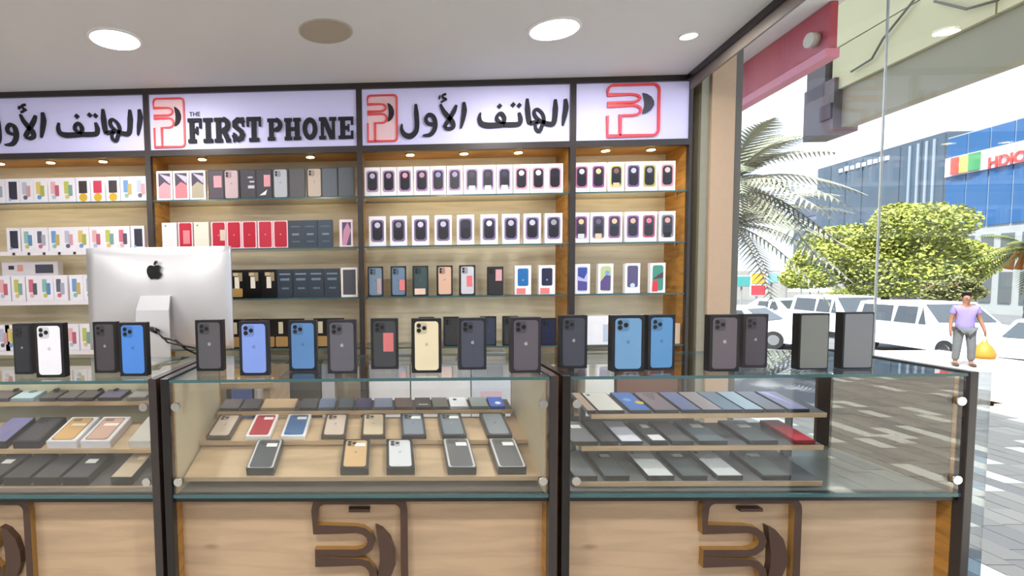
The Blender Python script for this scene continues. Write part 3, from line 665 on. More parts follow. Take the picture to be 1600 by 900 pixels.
def fl(i,key,px,py,wpx,name,kind,**k):
    Yf,zf,t=ROW[(i,key)]; x=atY(px,py,Yf).x; w_=wpx/(F/Yf)*.98; dr=DR.get((i,key),.028); d_=dr-.002; h_=.165
    if (i,key)==(0,'A') or (i,key)==(1,'A'): h_=.085
    n=cntn.get((i,key),0); cntn[(i,key)]=n+1
    lab=f'{name}, {ORD[n]} from left, {RN[key]} row inside {CL[i]}'
    g=f'phone boxes in the {RN[key]} row of the {CL[i]}'
    if kind=='pro': o=pro_box(w_,h_,d_,label=lab,group=g,**k)
    elif kind=='frame':
        c=k.pop('c'); o=pic_box(w_,h_,d_,(236,234,234),[('rr',(.1,.05,.9,.95,.1),c),('rr',(.25,.85,.75,.92,.04),dk(c,.6))],('ff',c),label=lab,group=g,**k)
    elif kind=='tray':
        c=k.pop('c'); o=pic_box(w_,h_,d_,(44,44,48),[('rr',(.03,.02,.97,.98,.08),(200,198,198)),('rr',(.10,.03,.90,.97,.1),c),('rr',(.18,.8,.55,.93,.05),dk(c,.7))],('tr',c),label=lab,group=g,**k)
    else:
        c=k.pop('c'); e=k.pop('e',None); o=pic_box(w_,h_,d_,k.pop('box',dk(c,.75)),[('r',(.03,.02,.97,.98),c)]+(e or []),('pl',c,str(e)),label=lab,group=g,**k)
    flat(o,x,Yf,zf-dr,d_,t); return o
LB=(.45,.72,.85,.84,(240,240,240))
# centre, front row
for px,nm,kd,kw in [(407,'dark slate phone box with white sides','tray',dict(c=(70,76,82))),(554,'gold phone box','pro',dict(body=(214,176,128),box=(40,36,36))),(626,'silver phone box','pro',dict(body=(216,218,224),box=(26,26,30))),(722,'dark grey phone box with white sides','tray',dict(c=(84,86,92))),(800,'charcoal phone box with white sides','tray',dict(c=(78,80,84)))]:
    fl(1,'C',px,742,46,nm,kd,sticker=LB if nm[0]!='s' else None,**kw)
for px,nm,kd,kw in [(341,'beige phone box','pro',dict(body=(206,186,166),box=(60,48,42))),(403,'red phone box with white border','frame',dict(c=(176,20,48),sticker=LB)),(458,'blue phone box with white border','frame',dict(c=(48,104,160),sticker=LB)),(521,'pale beige phone box','pro',dict(body=(210,190,176),box=(70,58,50))),(583,'cream phone box','pro',dict(body=(212,192,164),box=(60,50,44))),(647,'steel grey phone box','pro',dict(body=(122,134,150),box=(40,44,52),sticker=LB)),(710,'slate phone box','pro',dict(body=(116,128,140),box=(44,46,52),sticker=LB)),(781,'pale slate phone box','pro',dict(body=(132,142,152),box=(40,40,46),cam_style=0))]:
    fl(1,'B',px,690,40,nm,kd,**kw)
for px,wp,c,nm in [(358,31,(84,72,74),'brown-grey box'),(390,29,(60,64,74),'dark slate box'),(434,56,(196,166,130),'wide tan box'),(481,27,(74,76,82),'charcoal box'),(510,27,(110,122,150),'blue-grey box'),(540,25,(76,88,100),'dark teal-grey box'),(568,25,(60,58,96),'navy box'),(599,30,(116,126,150),'grey-blue box'),(631,28,(88,72,70),'dark brown box'),(662,25,(62,58,58),'black box with pale marks'),(689,25,(108,106,104),'grey box'),(718,29,(228,228,234),'white box with black camera spot'),(750,28,(136,150,150),'pale grey-green box'),(778,24,(44,100,200),'bright blue box')]:
    e=[('e',(.35,.75,.12),(20,20,24))] if 'spot' in nm else ([('r',(.2,.2,.8,.3),(200,200,205))] if 'marks' in nm else ([('e',(.6,.35,.2),(235,240,250))] if 'bright' in nm else None))
    fl(1,'A',px,642,wp,nm,'plain',c=c,e=e)
# right counter
for px,wp,c,nm,st in [(915,38,(112,116,122),'plain grey box',0),(964,40,(84,92,98),'slate box with white label',1),(1033,42,(212,214,214),'white phone box',0),(1086,40,(88,96,100),'dark slate box with white label',1),(1141,40,(206,208,212),'pale silver phone box',0),(1214,44,(96,104,106),'dark green-grey box with pale label',1)]:
    fl(2,'C',px,745,wp,nm,'plain',c=c,box=(26,28,30),sticker=LB if st else None,e=[('e',(.2,.9,.08),(60,60,64))] if c[0]>150 else None)
for px,wp,c,nm,st in [(914,42,(122,122,130),'grey box with white label',1),(953,28,(78,80,86),'charcoal box',0),(988,34,(222,222,236),'white phone box',0),(1030,29,(74,76,78),'black box with two white labels',1),(1067,34,(98,98,102),'plain grey box',0),(1115,44,(100,114,124),'blue-grey box with white label',1),(1193,46,(98,106,110),'slate box with white label',1),(1258,32,(204,56,70),'red box',0)]:
    fl(2,'B',px,690,wp,nm,'plain',c=c,box=(24,24,28) if c[0]<200 or nm[0]=='w' else (120,20,30),sticker=(.4,.62,.8,.78,(240,240,238)) if st else None,e=[('r',(.2,.05,.9,.3),(236,234,234))] if 'two' in nm else None)
for px,wp,c,nm,e in [(925,14,(186,160,140),'thin tan box',None),(955,42,(222,218,210),'cream phone box',[('e',(.2,.85,.08),(30,30,30))]),(1001,34,(44,112,196),'blue box with yellow shape',[('e',(.85,.4,.2),(236,190,50)),('e',(.4,.55,.2),(110,170,235))]),(1042,38,(122,108,120),'mauve-grey box',[('p',[(.3,.9),(.5,.5),(.9,.95)],(80,80,80))]),(1081,30,(108,120,168),'blue-violet box',None),(1114,31,(158,150,158),'pale mauve box',None),(1146,31,(96,124,148),'teal-blue box',None),(1179,30,(160,184,204),'pale sky-blue box',None),(1212,30,(112,118,138),'grey-blue box',None),(1248,33,(146,148,190),'lavender box',[('p',[(.1,.95),(.5,.95),(.7,.1)],(190,186,235))])]:
    fl(2,'A',px,642,wp,nm,'plain',c=c,box=(30,32,40),e=e)
# left counter
for px,wp,c,nm,st in [(-20,42,(72,70,74),'dark box with white label',1),(26,44,(66,66,72),'plain charcoal box',0),(72,44,(64,64,72),'plain dark slate box',0),(118,44,(66,66,74),'dark box with bright white label',1),(190,36,(196,176,152),'tan phone box',0)]:
    fl(0,'C',px,750,wp,nm,'plain',c=c,box=(28,26,30),sticker=(.3,.55,.72,.72,(245,245,245)) if st else ((.5,.7,.85,.85,(250,220,170)) if c[0]>150 else None))
for px,wp,nm,kd,kw in [(-8,42,'violet-grey phone box','plain',dict(c=(128,122,168),box=(40,38,50))),(42,46,'dark phone box','pro',dict(body=(70,68,76),box=(30,30,44))),(97,50,'white box with gold phone','frame2',dict(c=(216,168,112))),(150,50,'white box with rose phone','frame2',dict(c=(204,164,150))),(219,36,'plain off-white box','plain',dict(c=(204,198,190),box=(214,208,204)))]:
    if kd=='frame2':
        c=kw['c']; o=fl(0,'B',px,697,wp,nm,'plain',c=(232,226,228),box=(226,222,230),e=[('rr',(.1,.06,.86,.94,.1),dk(c,.6)),('rr',(.13,.08,.83,.92,.1),c),('rr',(.2,.8,.5,.9,.03),dk(c,.7)),('rr',(.3,.6,.8,.7,.03),(245,230,210))])
    else: fl(0,'B',px,697,wp,nm,kd,**kw)
for px,wp,c,nm in [(-4,40,(96,80,84),'brown-grey box'),(36,38,(190,214,222),'pale teal phone box'),(76,28,(88,76,78),'dark brown box'),(106,28,(98,88,86),'taupe box'),(134,28,(84,76,80),'charcoal box'),(172,38,(96,88,120),'violet-grey box'),(214,30,(160,156,156),'light grey box')]:
    fl(0,'A',px,656,wp,nm,'plain',c=c,box=(60,56,62) if c[0]<150 else dk(c,.8),e=[('e',(.5,.8,.18),(90,120,124))] if 'teal' in nm else None)
# ---- boxes standing on the counter glass
ST=[(23,59,506,585,(44,46,52),'dark grey phone',None,-.0),(57,110,505,590,(226,226,236),'white phone',(14,14,16),0),(148,190,503,583,(78,72,78),'grey-brown phone',None,0),(188,237,504,588,(74,130,210),'bright blue phone',(16,18,26),0),
(307,354,500,580,(88,86,92),'grey phone',(18,16,20),0),(375,421,502,587,(122,148,218),'lavender-blue phone',(20,24,36),0),(452,496,501,580,(88,132,186),'steel blue phone',(18,22,36),0),(512,558,500,584,(92,90,100),'soft grey phone',(34,34,42),0),
(580,623,498,577,(66,68,74),'dark phone and pink label',(30,30,34),0),(644,690,498,583,(218,206,176),'cream gold phone',(20,18,20),0),(715,760,497,578,(72,76,92),'slate phone',(32,34,44),0),(795,845,496,583,(90,84,94),'mauve-grey phone',(36,34,42),0),(871,917,493,576,(68,70,84),'dark slate phone',(24,24,32),0),
(950,1006,493,581,(106,150,192),'pale blue phone',(16,18,28),0),(1004,1054,492,579,(88,142,194),'mid blue phone',(18,20,32),.1),(1100,1154,492,581,(98,90,98),'brown-grey phone',(20,18,22),0),(1152,1198,491,575,(80,74,82),'deep plum-grey phone',(34,30,34),0),(1237,1293,490,578,(116,118,114),'plain green-grey front',(12,12,14),0),(1304,1362,488,577,(118,120,124),'plain grey front',(12,12,14),0)]  # both plain fronts are lightened to carry the window reflection in their colour
WHERE=['behind the white one at far left','far left on the counter','left of the bright blue one by the monitor','in front of the monitor','between monitor cable and lavender-blue one','right of the monitor','second right of the monitor','before the cabinet post','left of the cream one','at the middle of the centre counter','right of the cream one','at the right end of centre counter','over the gap beside the right counter','left of a pair','right of a pair','left of the pair by the column','right of the pair by the column','before the window, nearer the column','before the window, last on the right']
for n,(xa,xb,ya,yb,c,nm,bx,rz) in enumerate(ST):
    X=max(xa,xb); xc=(xa+xb)/2; p=atZ(xc,yb,ZTOP); dep=p.dot(fw)-EYE*fw.z if False else (Vector((p.x,p.y,p.z-EYE))).dot(fw)
    d_=.028; side=0
    pxs=F/dep
    off=F*abs(p.x)*d_/dep**2*.9
    w_=(xb-xa-(off if p.x>.25 or p.x<-.5 else 0))/pxs; h_=(yb-ya)/pxs*1.0
    if p.x>.25: xc2=atZ(xb-(w_*pxs)/2,yb,ZTOP).x
    elif p.x<-.5: xc2=atZ(xa+(w_*pxs)/2,yb,ZTOP).x
    else: xc2=p.x
    plain='plain' in nm
    lab=f'upright box with {nm}, {WHERE[n]}'
    if plain: o=pic_box(w_,h_,d_,(12,12,14),[('rr',(.06,.03,.96,.97,.05),c)],('std',c),lab,'phone box','phone boxes standing on the counters')
    else: o=pro_box(w_,h_,d_,c,bx or (24,22,26),label=lab,group='phone boxes standing on the counters',mod=dk(c,.86) if sum(c)>300 else dk(c,.8),sticker=(.45,.35,.82,.72,(214,120,124)) if 'pink' in nm else None,logoc=(160,160,170) if sum(c)<300 else None)
    place(o,xc2,p.y+d_/2,ZTOP+.0006,rz)
# ------------------------------------------------------------------ monitor seen from the back
YM=2.42; ALU=mat((214,213,218),.42,.6,noise=.02)
a=atY(134,388,YM); b_=atY(360,388,YM); wm=b_.x-a.x; xm=(a.x+b_.x)/2; zt=a.z; zb=atY(300,545,YM).z; hm=zt-zb
t=empty('computer_monitor',(xm,YM,zb-.12),'large silver all-in-one computer seen from behind, standing behind the counters','computer')
b=MB(); nx,nz=16,12
def P(i,j,front):
    u=-1+2*i/nx; v=j/nz
    yy=-.045*(1-abs(u)**2.6)*(1-abs(2*v-1)**2.6)
    return (u*wm/2,(yy if front else .012),.12+v*hm)
for i in range(nx):
    for j in range(nz):
        b.face([P(i,j,1),P(i+1,j,1),P(i+1,j+1,1),P(i,j+1,1)],ALU,True)
        b.face([P(i,j,0),P(i,j+1,0),P(i+1,j+1,0),P(i+1,j,0)],BLK)
for i in range(nx):
    b.face([P(i,nz,1),P(i+1,nz,1),P(i+1,nz,0),P(i,nz,0)],ALU); b.face([P(i,0,0),P(i+1,0,0),P(i+1,0,1),P(i,0,1)],ALU)
for j in range(nz):
    b.face([P(0,j,1),P(0,j+1,1),P(0,j+1,0),P(0,j,0)],ALU); b.face([P(nx,j,0),P(nx,j+1,0),P(nx,j+1,1),P(nx,j,1)],ALU)
b2=b.obj('housing',t)
import bmesh
bm=bmesh.new(); bm.from_mesh(b2.data); bmesh.ops.remove_doubles(bm,verts=bm.verts,dist=1e-5); bm.to_mesh(b2.data); bm.free()
b=MB(); q=atY(242,424,YM-.04); fruit(b,q.x-xm,q.z-t.location.z,.075,-.052,-.035,mat((14,14,16),.25)); b.obj('fruit_logo',t)
b=MB(); sx=atY(240,463,YM-.08); s0=sx.x-xm; zc=sx.z-t.location.z
L=[(-.02,zc),(-.065,zc+.002),(-.10,zc-.06),(-.115,.06),(-.118,.0)]
for k in range(len(L)-1):
    (ya_,za),(yb_,zb_)=L[k],L[k+1]; h0=.06+.006*k; h1=.06+.006*(k+1)
    b.face([(s0-h1,yb_,zb_),(s0+h1,yb_,zb_),(s0+h0,ya_,za),(s0-h0,ya_,za)],ALU)
    b.face([(s0-h0,ya_+.01,za-.004),(s0+h0,ya_+.01,za-.004),(s0+h1,yb_+.01,zb_-.004),(s0-h1,yb_+.01,zb_-.004)],ALU)
    for sgn in (-1,1): b.face([(s0+sgn*h0,ya_,za),(s0+sgn*h1,yb_,zb_),(s0+sgn*h1,yb_+.01,zb_-.004),(s0+sgn*h0,ya_+.01,za-.004)],ALU)
b.box(s0-.085,-.13,0,s0+.085,.09,.008,ALU)
b.obj('stand',t)
zdesk=t.location.z
# desk the monitor stands on
d=empty('desk',(xm,2.42,0),'plain oak desk behind the counters carrying the monitor','desk')
B('desk_top',xm-.5,2.22,zdesk-.025,xm+.55,2.72,zdesk-.001,OAKS,d)
for x in (xm-.48,xm+.5): B('desk_leg',x,2.24,0,x+.03,2.70,zdesk-.025,OAKS,d)
# cable
b=MB(); pts=[atY(243,515,2.30),atY(255,528,2.22),atY(275,532,2.2),atY(290,545,2.2),atY(306,553,2.24)]
b.tube(pts,.005,BLK); pts2=[atY(248,520,2.30),atY(262,535,2.2),atY(285,540,2.18),atY(310,545,2.24)]; b.tube(pts2,.004,BLK)
b.tube([atY(232,512,2.33),atY(246,518,2.29)],.012,BLK)
tag(b.obj('power_cable'),'black power cable looping from the back of the silver computer','cable')
# ------------------------------------------------------------------ outside
GZ=-.9; K=.11
def pave():
    b=MB(); ms=[mat((176,168,154),.8),mat((164,156,144),.8),mat((238,234,218),.8),mat((152,146,138),.8)]  # slab tones are picked at random, some near white
    rnd=random.Random(3); x=XR+.14
    rows=0
    while x<13:
        wd=.22; y=-9+rnd.random()*.3
        while y<9:
            ln=.4+.25*rnd.random(); h=rnd.random()*.006; m=ms[rnd.choice((0,0,1,1,3,2))]
            b.box(x,y,GZ-.05,x+wd-.008,y+ln-.008,GZ+h,m); y+=ln
        x+=wd
    return b
tag(pave().obj('paving_slabs'),'pale mixed-tone paving slabs laid outside the window','paving',kind='stuff')
structure('pavement',XR+.12,-14,GZ-.2,15.9,9.3,GZ-.012,mat((150,142,130),.9,scale=8,noise=.2))
structure('pavement_far',11.4,9.3,GZ-.19,15.9,16,GZ-.004,mat((205,186,172),.9,scale=8,noise=.1))
structure('street',-60,-60,-1.75,120,120,-1.5,mat((92,94,98),.9,scale=2,noise=.12))
structure('facade_base',-3.7,-3.7,-1.5,XR+.13,3.4,-.11,SLAB)
# overhanging street canopy
CAN=mat((208,200,158),.7,scale=3); BEAM=mat((152,147,122),.7,scale=3)
kx=lambda Xa,Y:Xa+K*Y
def slab_block(name,Xa,Xb,Ya,Yb,za,zb_,m,parent=None,label=None,cat=None):
    b=MB(); c=[(kx(Xa,Ya),Ya),(kx(Xb,Ya),Ya),(kx(Xb,Yb),Yb),(kx(Xa,Yb),Yb)]
    o=Vector((c[0][0],c[0][1],za)) 
    pts=[(x-o.x,y-o.y) for x,y in c]; H=zb_-za
    b.face([(x,y,0) for x,y in pts][::-1],m); b.face([(x,y,H) for x,y in pts],m)
    for i in range(4): j=(i+1)%4; b.face([(*pts[i],0),(*pts[j],0),(*pts[j],H),(*pts[i],H)],m)
    ob=b.obj(name,parent); ob.location=o-(parent.location if parent else Vector())
    if label: tag(ob,label,cat)
    return ob
X0c=4.8
e1=atP(1303,202,X0c,K); e2=atP(1600,92,X0c,K); e3=atP(1308,144,X0c,K)
cano=empty('street_canopy',(e1.x,e1.y,GZ),'long beige concrete canopy with grey-green beam hanging over the street outside','canopy')
zb0=(e1.z+e2.z)/2
slab_block('beam',X0c,X0c+.16,-0.5,e1.y,zb0,e3.z,BEAM,cano)
seg=[-.5,1.2,2.6,3.9,5.0,e1.y]
for k in range(5):
    slab_block('fascia_panel',X0c-.05,X0c+.1,seg[k]+.01,seg[k+1]-.01,e3.z+.005,e3.z+.5,CAN,cano)
    slab_block('fascia_panel',X0c-.05,X0c+.1,seg[k]+.01,seg[k+1]-.01,e3.z+.515,e3.z+1.9,CAN,cano)
slab_block('canopy_body',X0c+.1,X0c+.45,-.5,e1.y,e3.z+.03,e3.z+1.9,CAN,cano)
for yy in (-.3,):
    slab_block('canopy_pillar',X0c+.17,X0c+.4,yy,yy+.3,GZ,zb0,BEAM,cano)
# cables on canopy
b=MB(); 
for L in ([(1330,112),(1362,92),(1380,60),(1428,0)],[(1460,2),(1510,14),(1560,0)]):
    b.tube([atP(x,y,X0c-.09,K) for x,y in L],.012,mat((110,104,92),.6))
tag(b.obj('sagging_cable'),'thin dark cables sagging across the beige canopy outside','cable')
# dark bracket at canopy end
t=empty('sign_bracket',(e1.x,e1.y,zb0),'dark steel bracket with box at the near end of the beige canopy','bracket')
DKM=mat((96,88,86),.6)
def quadbox(px0,py0,px1,py1,Xa,th,m,nm,par):
    a=atP(px0,py0,Xa,K); c=atP(px1,py1,Xa,K); y0,y1=sorted((a.y,c.y)); z0,z1=sorted((a.z,c.z))
    return slab_block(nm,Xa,Xa+th,y0,y1,z0,z1,m,par)
quadbox(1262,95,1288,150,X0c-.1,.2,DKM,'bracket_arm',t); quadbox(1257,145,1301,205,X0c-.1,.3,DKM,'bracket_box',t)
quadbox(1281,168,1297,184,X0c-.13,.03,mat((50,46,48),.6),'bracket_recess',t)
# red shop fascia and white board next door
Xr=2.6
r1=atP(1155,97,Xr,K); r2=atP(1298,12,Xr,K); r3=atP(1155,168,Xr,K); r4=atP(1298,90,Xr,K)
t=empty('red_shop_fascia',(kx(Xr,r1.y),r1.y,r3.z),'red projecting shop fascia outside, beyond the top of the window','sign')
zr0=(r3.z+r4.z)/2; zr1=(r1.z+r2.z)/2
slab_block('red_panel',Xr,Xr+.05,r2.y,r1.y+.6,zr0+.06,zr1,mat((168,60,74),.5),t)
slab_block('pink_edge',Xr-.02,Xr+.07,r2.y,r1.y+.6,zr0,zr0+.06,mat((206,124,140),.5),t)
slab_block('white_board',Xr-.3,Xr+.1,r2.y-.9,r1.y+.8,zr1+.004,zr1+.75,mat((232,232,226),.6),t)
g=atP(1263,63,Xr-.06,K); b=MB(); b.tube([(0,0,0),(.05,0,0)],.05,mat((190,180,165),.5),16); o=b.obj('round_lamp',t); o.location=g-t.location
# far buildings
def building(name,Xa,px0,px1,ytop0,ytop1,ybot,m,label,depth=8,k=.12):
    a=atP(px0,ytop0,Xa,k); c=atP(px1,ytop1,Xa,k); z1=(a.z+c.z)/2; y0,y1=sorted((a.y,c.y))
    t=empty(name,(Xa+k*y0,y0,-1.5),label,'building')
    b=MB(); P=[(0,0),(depth,0),(depth+k*(y1-y0),y1-y0),(k*(y1-y0),y1-y0)]; H=z1+1.5
    b.face([(x,y,H) for x,y in P],m)
    for i in range(4): j=(i+1)%4; b.face([(*P[i],0),(*P[j],0),(*P[j],H),(*P[i],H)],m)
    b.obj('walls',t); return t,y0,y1,z1
GLA=mat((64,80,94),.35,noise=.15,scale=.5); GLB=mat((74,86,102),.35,noise=.1,scale=.5)
def facade(t,Xa,y0,y1,z0,z1,ny,nz,m,frame,k=.12,gap=.08,th=.06):
    dy=(y1-y0)/ny; dz=(z1-z0)/nz
    for i in range(ny):
        for j in range(nz):
            a=y0+i*dy+gap; c=y0+(i+1)*dy-gap; za=z0+j*dz+gap; zb_=z0+(j+1)*dz-gap
            b=MB(); b.box(-th,0,0,0,c-a,zb_-za,m); o=b.obj('glazing_panel',t)
            o.location=Vector((Xa+k*a-.01,a,za))-t.location; o.rotation_euler.z=-math.atan(k)
t,y0,y1,z1=building('glass_office_building',44,1278,1480,266,203,470,mat((70,80,92),.5,scale=.4),'dark blue-grey glass office block behind the round green tree')
facade(t,44,y0,y1,-1,z1-.12,7,1,GLA,None)
for px in (1424,1437,1450,1462):
    yy=atP(px,262,44,.12).y; b=MB(); b.box(-.1,0,0,0,.18,z1-.4,mat((130,142,158),.5)); o=b.obj('light_strip',t); o.location=Vector((44+.12*yy-.08,yy,0))-t.location
for k_ in range(9):
    b=MB(); yy=atP(1318+k_*9,262,44,.12).y; b.box(-.08,0,0,0,.42,.5 if k_%2 else .4,WHT); o=b.obj('white_letter',t); o.location=Vector((44+.12*yy-.08,yy,z1-1.15))-t.location
t,y0,y1,z1=building('grey_tower',50,1242,1279,306,300,470,mat((104,112,128),.6,scale=.4),'small pale grey tower left of the dark glass office block')
facade(t,50,y0,y1,-1,z1-.2,1,4,GLB,None,gap=.3)
t,y0,y1,z1=building('blue_shop_building',35,1482,1680,212,165,470,mat((150,154,154),.6,scale=.4),'bright blue clad shop building at the right edge of the window')
za=(atP(1484,357,35,.12).z+atP(1600,350,35,.12).z)/2; zc_=atP(1484,216,35,.12).z
BLU=mat((30,82,130),.4,noise=.12,scale=.4)
facade(t,35,y0,y1,za,zc_,5,1,BLU,None,gap=.05)
facade(t,35,y0,y1,-1,za-.3,6,2,mat((84,90,92),.5),None,gap=.25)
zs=atP(1500,262,35,.12).z
b=MB(); b.box(-.12,0,0,0,y1-y0,1.3,mat((218,196,200),.5)); o=b.obj('sign_strip',t); o.location=Vector((35+.12*y0-.05,y0,zs-.5))-t.location; o.rotation_euler.z=-math.atan(.12)
def ytext(t,s,px,py,Xa,size,m,k=.12,nm='lettering'):
    q=atP(px,py,Xa-.2,k); cu=bpy.data.curves.new('t','FONT'); cu.body=s; cu.size=size; cu.extrude=.03; cu.offset=.03
    o=bpy.data.objects.new('t',cu); me=bpy.data.meshes.new_from_object(o); me.materials.clear(); me.materials.append(m); bpy.data.objects.remove(o)
    o=bpy.data.objects.new(nm,me); col.objects.link(o); o.parent=t; o.location=q-t.location
    o.rotation_euler=(R(90),0,R(-90)-math.atan(k)); return o
ytext(t,'HDIO',1543,263,35,.95,mat((222,66,60),.5))

for k_,c in enumerate(((220,70,60),(236,190,90),(60,130,80))):
    yy=atP(1500+k_*14,262,35,.12).y; b=MB(); b.box(-.1,-.36,0,0,.36,1.15,mat(c,.5)); o=b.obj('colour_block',t); o.location=Vector((35+.12*yy-.2,yy,zs-.42))-t.location
# trees
def leafcloud(b,ctr,rx,ry,rz_,n,size,m,rnd,flatb=.5):
    for _ in range(n):
        while 1:
            p=Vector((rnd.uniform(-1,1),rnd.uniform(-1,1),rnd.uniform(-1,1)))
            if .35<p.length<1: break
        if p.z<-flatb: p.z=-flatb*rnd.random()
        q=Vector(ctr)+Vector((p.x*rx,p.y*ry,p.z*rz_)); a=Vector((rnd.uniform(-1,1),rnd.uniform(-1,1),rnd.uniform(-.5,.5))).normalized()*size
        c=a.cross(Vector((rnd.uniform(-1,1),rnd.uniform(-1,1),rnd.uniform(-1,1)))).normalized()*size*.6
        b.face([q-a,q+c,q+a,q-c],m[rnd.randrange(len(m))])
BARK=mat((84,72,58),.8)
def tree(name,px,pxr,ytop,ybot,D,label,mats_,n,size,seed,base_z=-1.5):
    rnd=random.Random(seed); x,y=(atY(px,400,D).x,D); s=F/D/ (1)
    dep=Vector((x,y,0)).dot(fw); s=F/dep
    c=atY(px,(ytop+ybot)/2,D); rx=pxr/s; rz_=(ybot-ytop)/2/s
    t=empty(name,(c.x,c.y,base_z),label,'tree'); b=MB(); zc=c.z-base_z
    lob=[(0,0,.0,.6),(-.45,.1,-.25,.42),(.5,-.1,-.2,.42),(.05,-.3,.55,.42),(-.25,.2,.25,.42),(-.78,0,-.5,.26),(.82,.1,-.42,.26),(.3,.1,.25,.4),(-.6,0,-.05,.28),(.65,0,.05,.26),(0,-.2,-.5,.5),(.12,0,.85,.2)]
    for lx,ly,lz,ls in lob: leafcloud(b,(lx*rx,ly*rx,zc+lz*rz_),rx*ls,rx*ls,rz_*ls,int(n*ls/4.6),size,mats_,rnd,.8)
    o=b.obj('foliage',t); o['kind']='stuff'
    b=MB(); b.tube([(0,0,0),(.05,0,zc*.5),(0,0,zc)],[.22,.16,.08],BARK)
    for a in range(4): b.tube([(0,0,zc*.6),(rx*.5*math.cos(a*1.6),rx*.5*math.sin(a*1.6),zc)],[.09,.04],BARK,6)
    b.obj('trunk',t); return t
GRN=[mat((136,144,56),.8),mat((158,164,78),.8),mat((120,130,60),.8)]
tree('round_tree',1385,150,322,470,30,'broad yellow-green tree in full sun before the glass office block',GRN,42000,.10,5)
tree('leafy_bush',1332,40,441,472,38,'low bright hedge-like bush behind the parked white cars',GRN,5000,.05,6)
tree('leafy_bush',1490,46,430,475,24,'pale olive bush right of the broad green tree',[mat((118,120,70),.8),mat((98,102,62),.8)],5000,.07,8)
def palm(px,py,D,fl,label,mats_,n,seed,fruit=False,base=-.9,trunk=True):
    rnd=random.Random(seed); c=atY(px,py,D); t=empty('date_palm',(c.x,c.y,base),label,'palm tree'); zc=c.z-base
    b=MB(); zz=0; pts=[];rs=[]
    while zz<zc: pts.append((0,0,zz)); rs.append(.11+.02*(len(pts)%2)); zz+=.14
    b.tube(pts,rs,BARK,10); b.obj('trunk',t)
    for k in range(n):
        az=2*math.pi*k/n*2.4+rnd.random(); el=rnd.uniform(-.35,1.25); ln=fl*rnd.uniform(.8,1.1); b=MB()
        P=[];n_=12
        for i in range(n_+1):
            u=i/n_; hor=ln*(u*math.cos(el)+.12*u*u); z=ln*(u*math.sin(el)-.62*u*u*(1.1-.35*math.sin(el)))
            P.append(Vector((hor*math.cos(az),hor*math.sin(az),zc+z)))
        m=mats_[k%len(mats_)]
        b.tube(P,[.018*(1-.7*i/n_) for i in range(n_+1)],m,4,cap=False)
        side=Vector((-math.sin(az),math.cos(az),0))
        for i in range(2*n_-2):
            u=(i+2)/(2*n_); j=min(n_-1,int(u*n_)); p=P[j].lerp(P[j+1],u*n_-j); tdir=(P[j+1]-P[j]).normalized()
            L=ln*.26*math.sin(math.pi*min(1,u*.85+.12))
            for sg in (-1,1):
                tip=p+(side*sg*.8+tdir*.55+Vector((0,0,-.28))).normalized()*L; wv=tdir*.032
                b.face([p-wv,p+wv,tip],m)
        b.obj('frond',t)
    if fruit:
        for k in range(5):
            b=MB(); az=k*1.25; b.tube([(0,0,zc),(.4*math.cos(az),.4*math.sin(az),zc-.1),(.55*math.cos(az),.55*math.sin(az),zc-.65)],[.03,.05,.14],mat((170,108,36),.6)); b.obj('date_cluster',t)
    return t
PAL_=[mat((132,134,116),.7),mat((156,156,138),.7),mat((112,116,98),.7)]
palm(1138,290,10.5,2.0,'grey-green date palm beside the left edge of the window',PAL_,46,11)
palm(1142,352,13.5,2.3,'second date palm, lower and behind the first one',PAL_,40,12)
palm(1612,392,20.5,1.8,'bright date palm with orange fruit at the right edge',[mat((92,104,40),.6),mat((122,122,54),.6)],22,13,True)
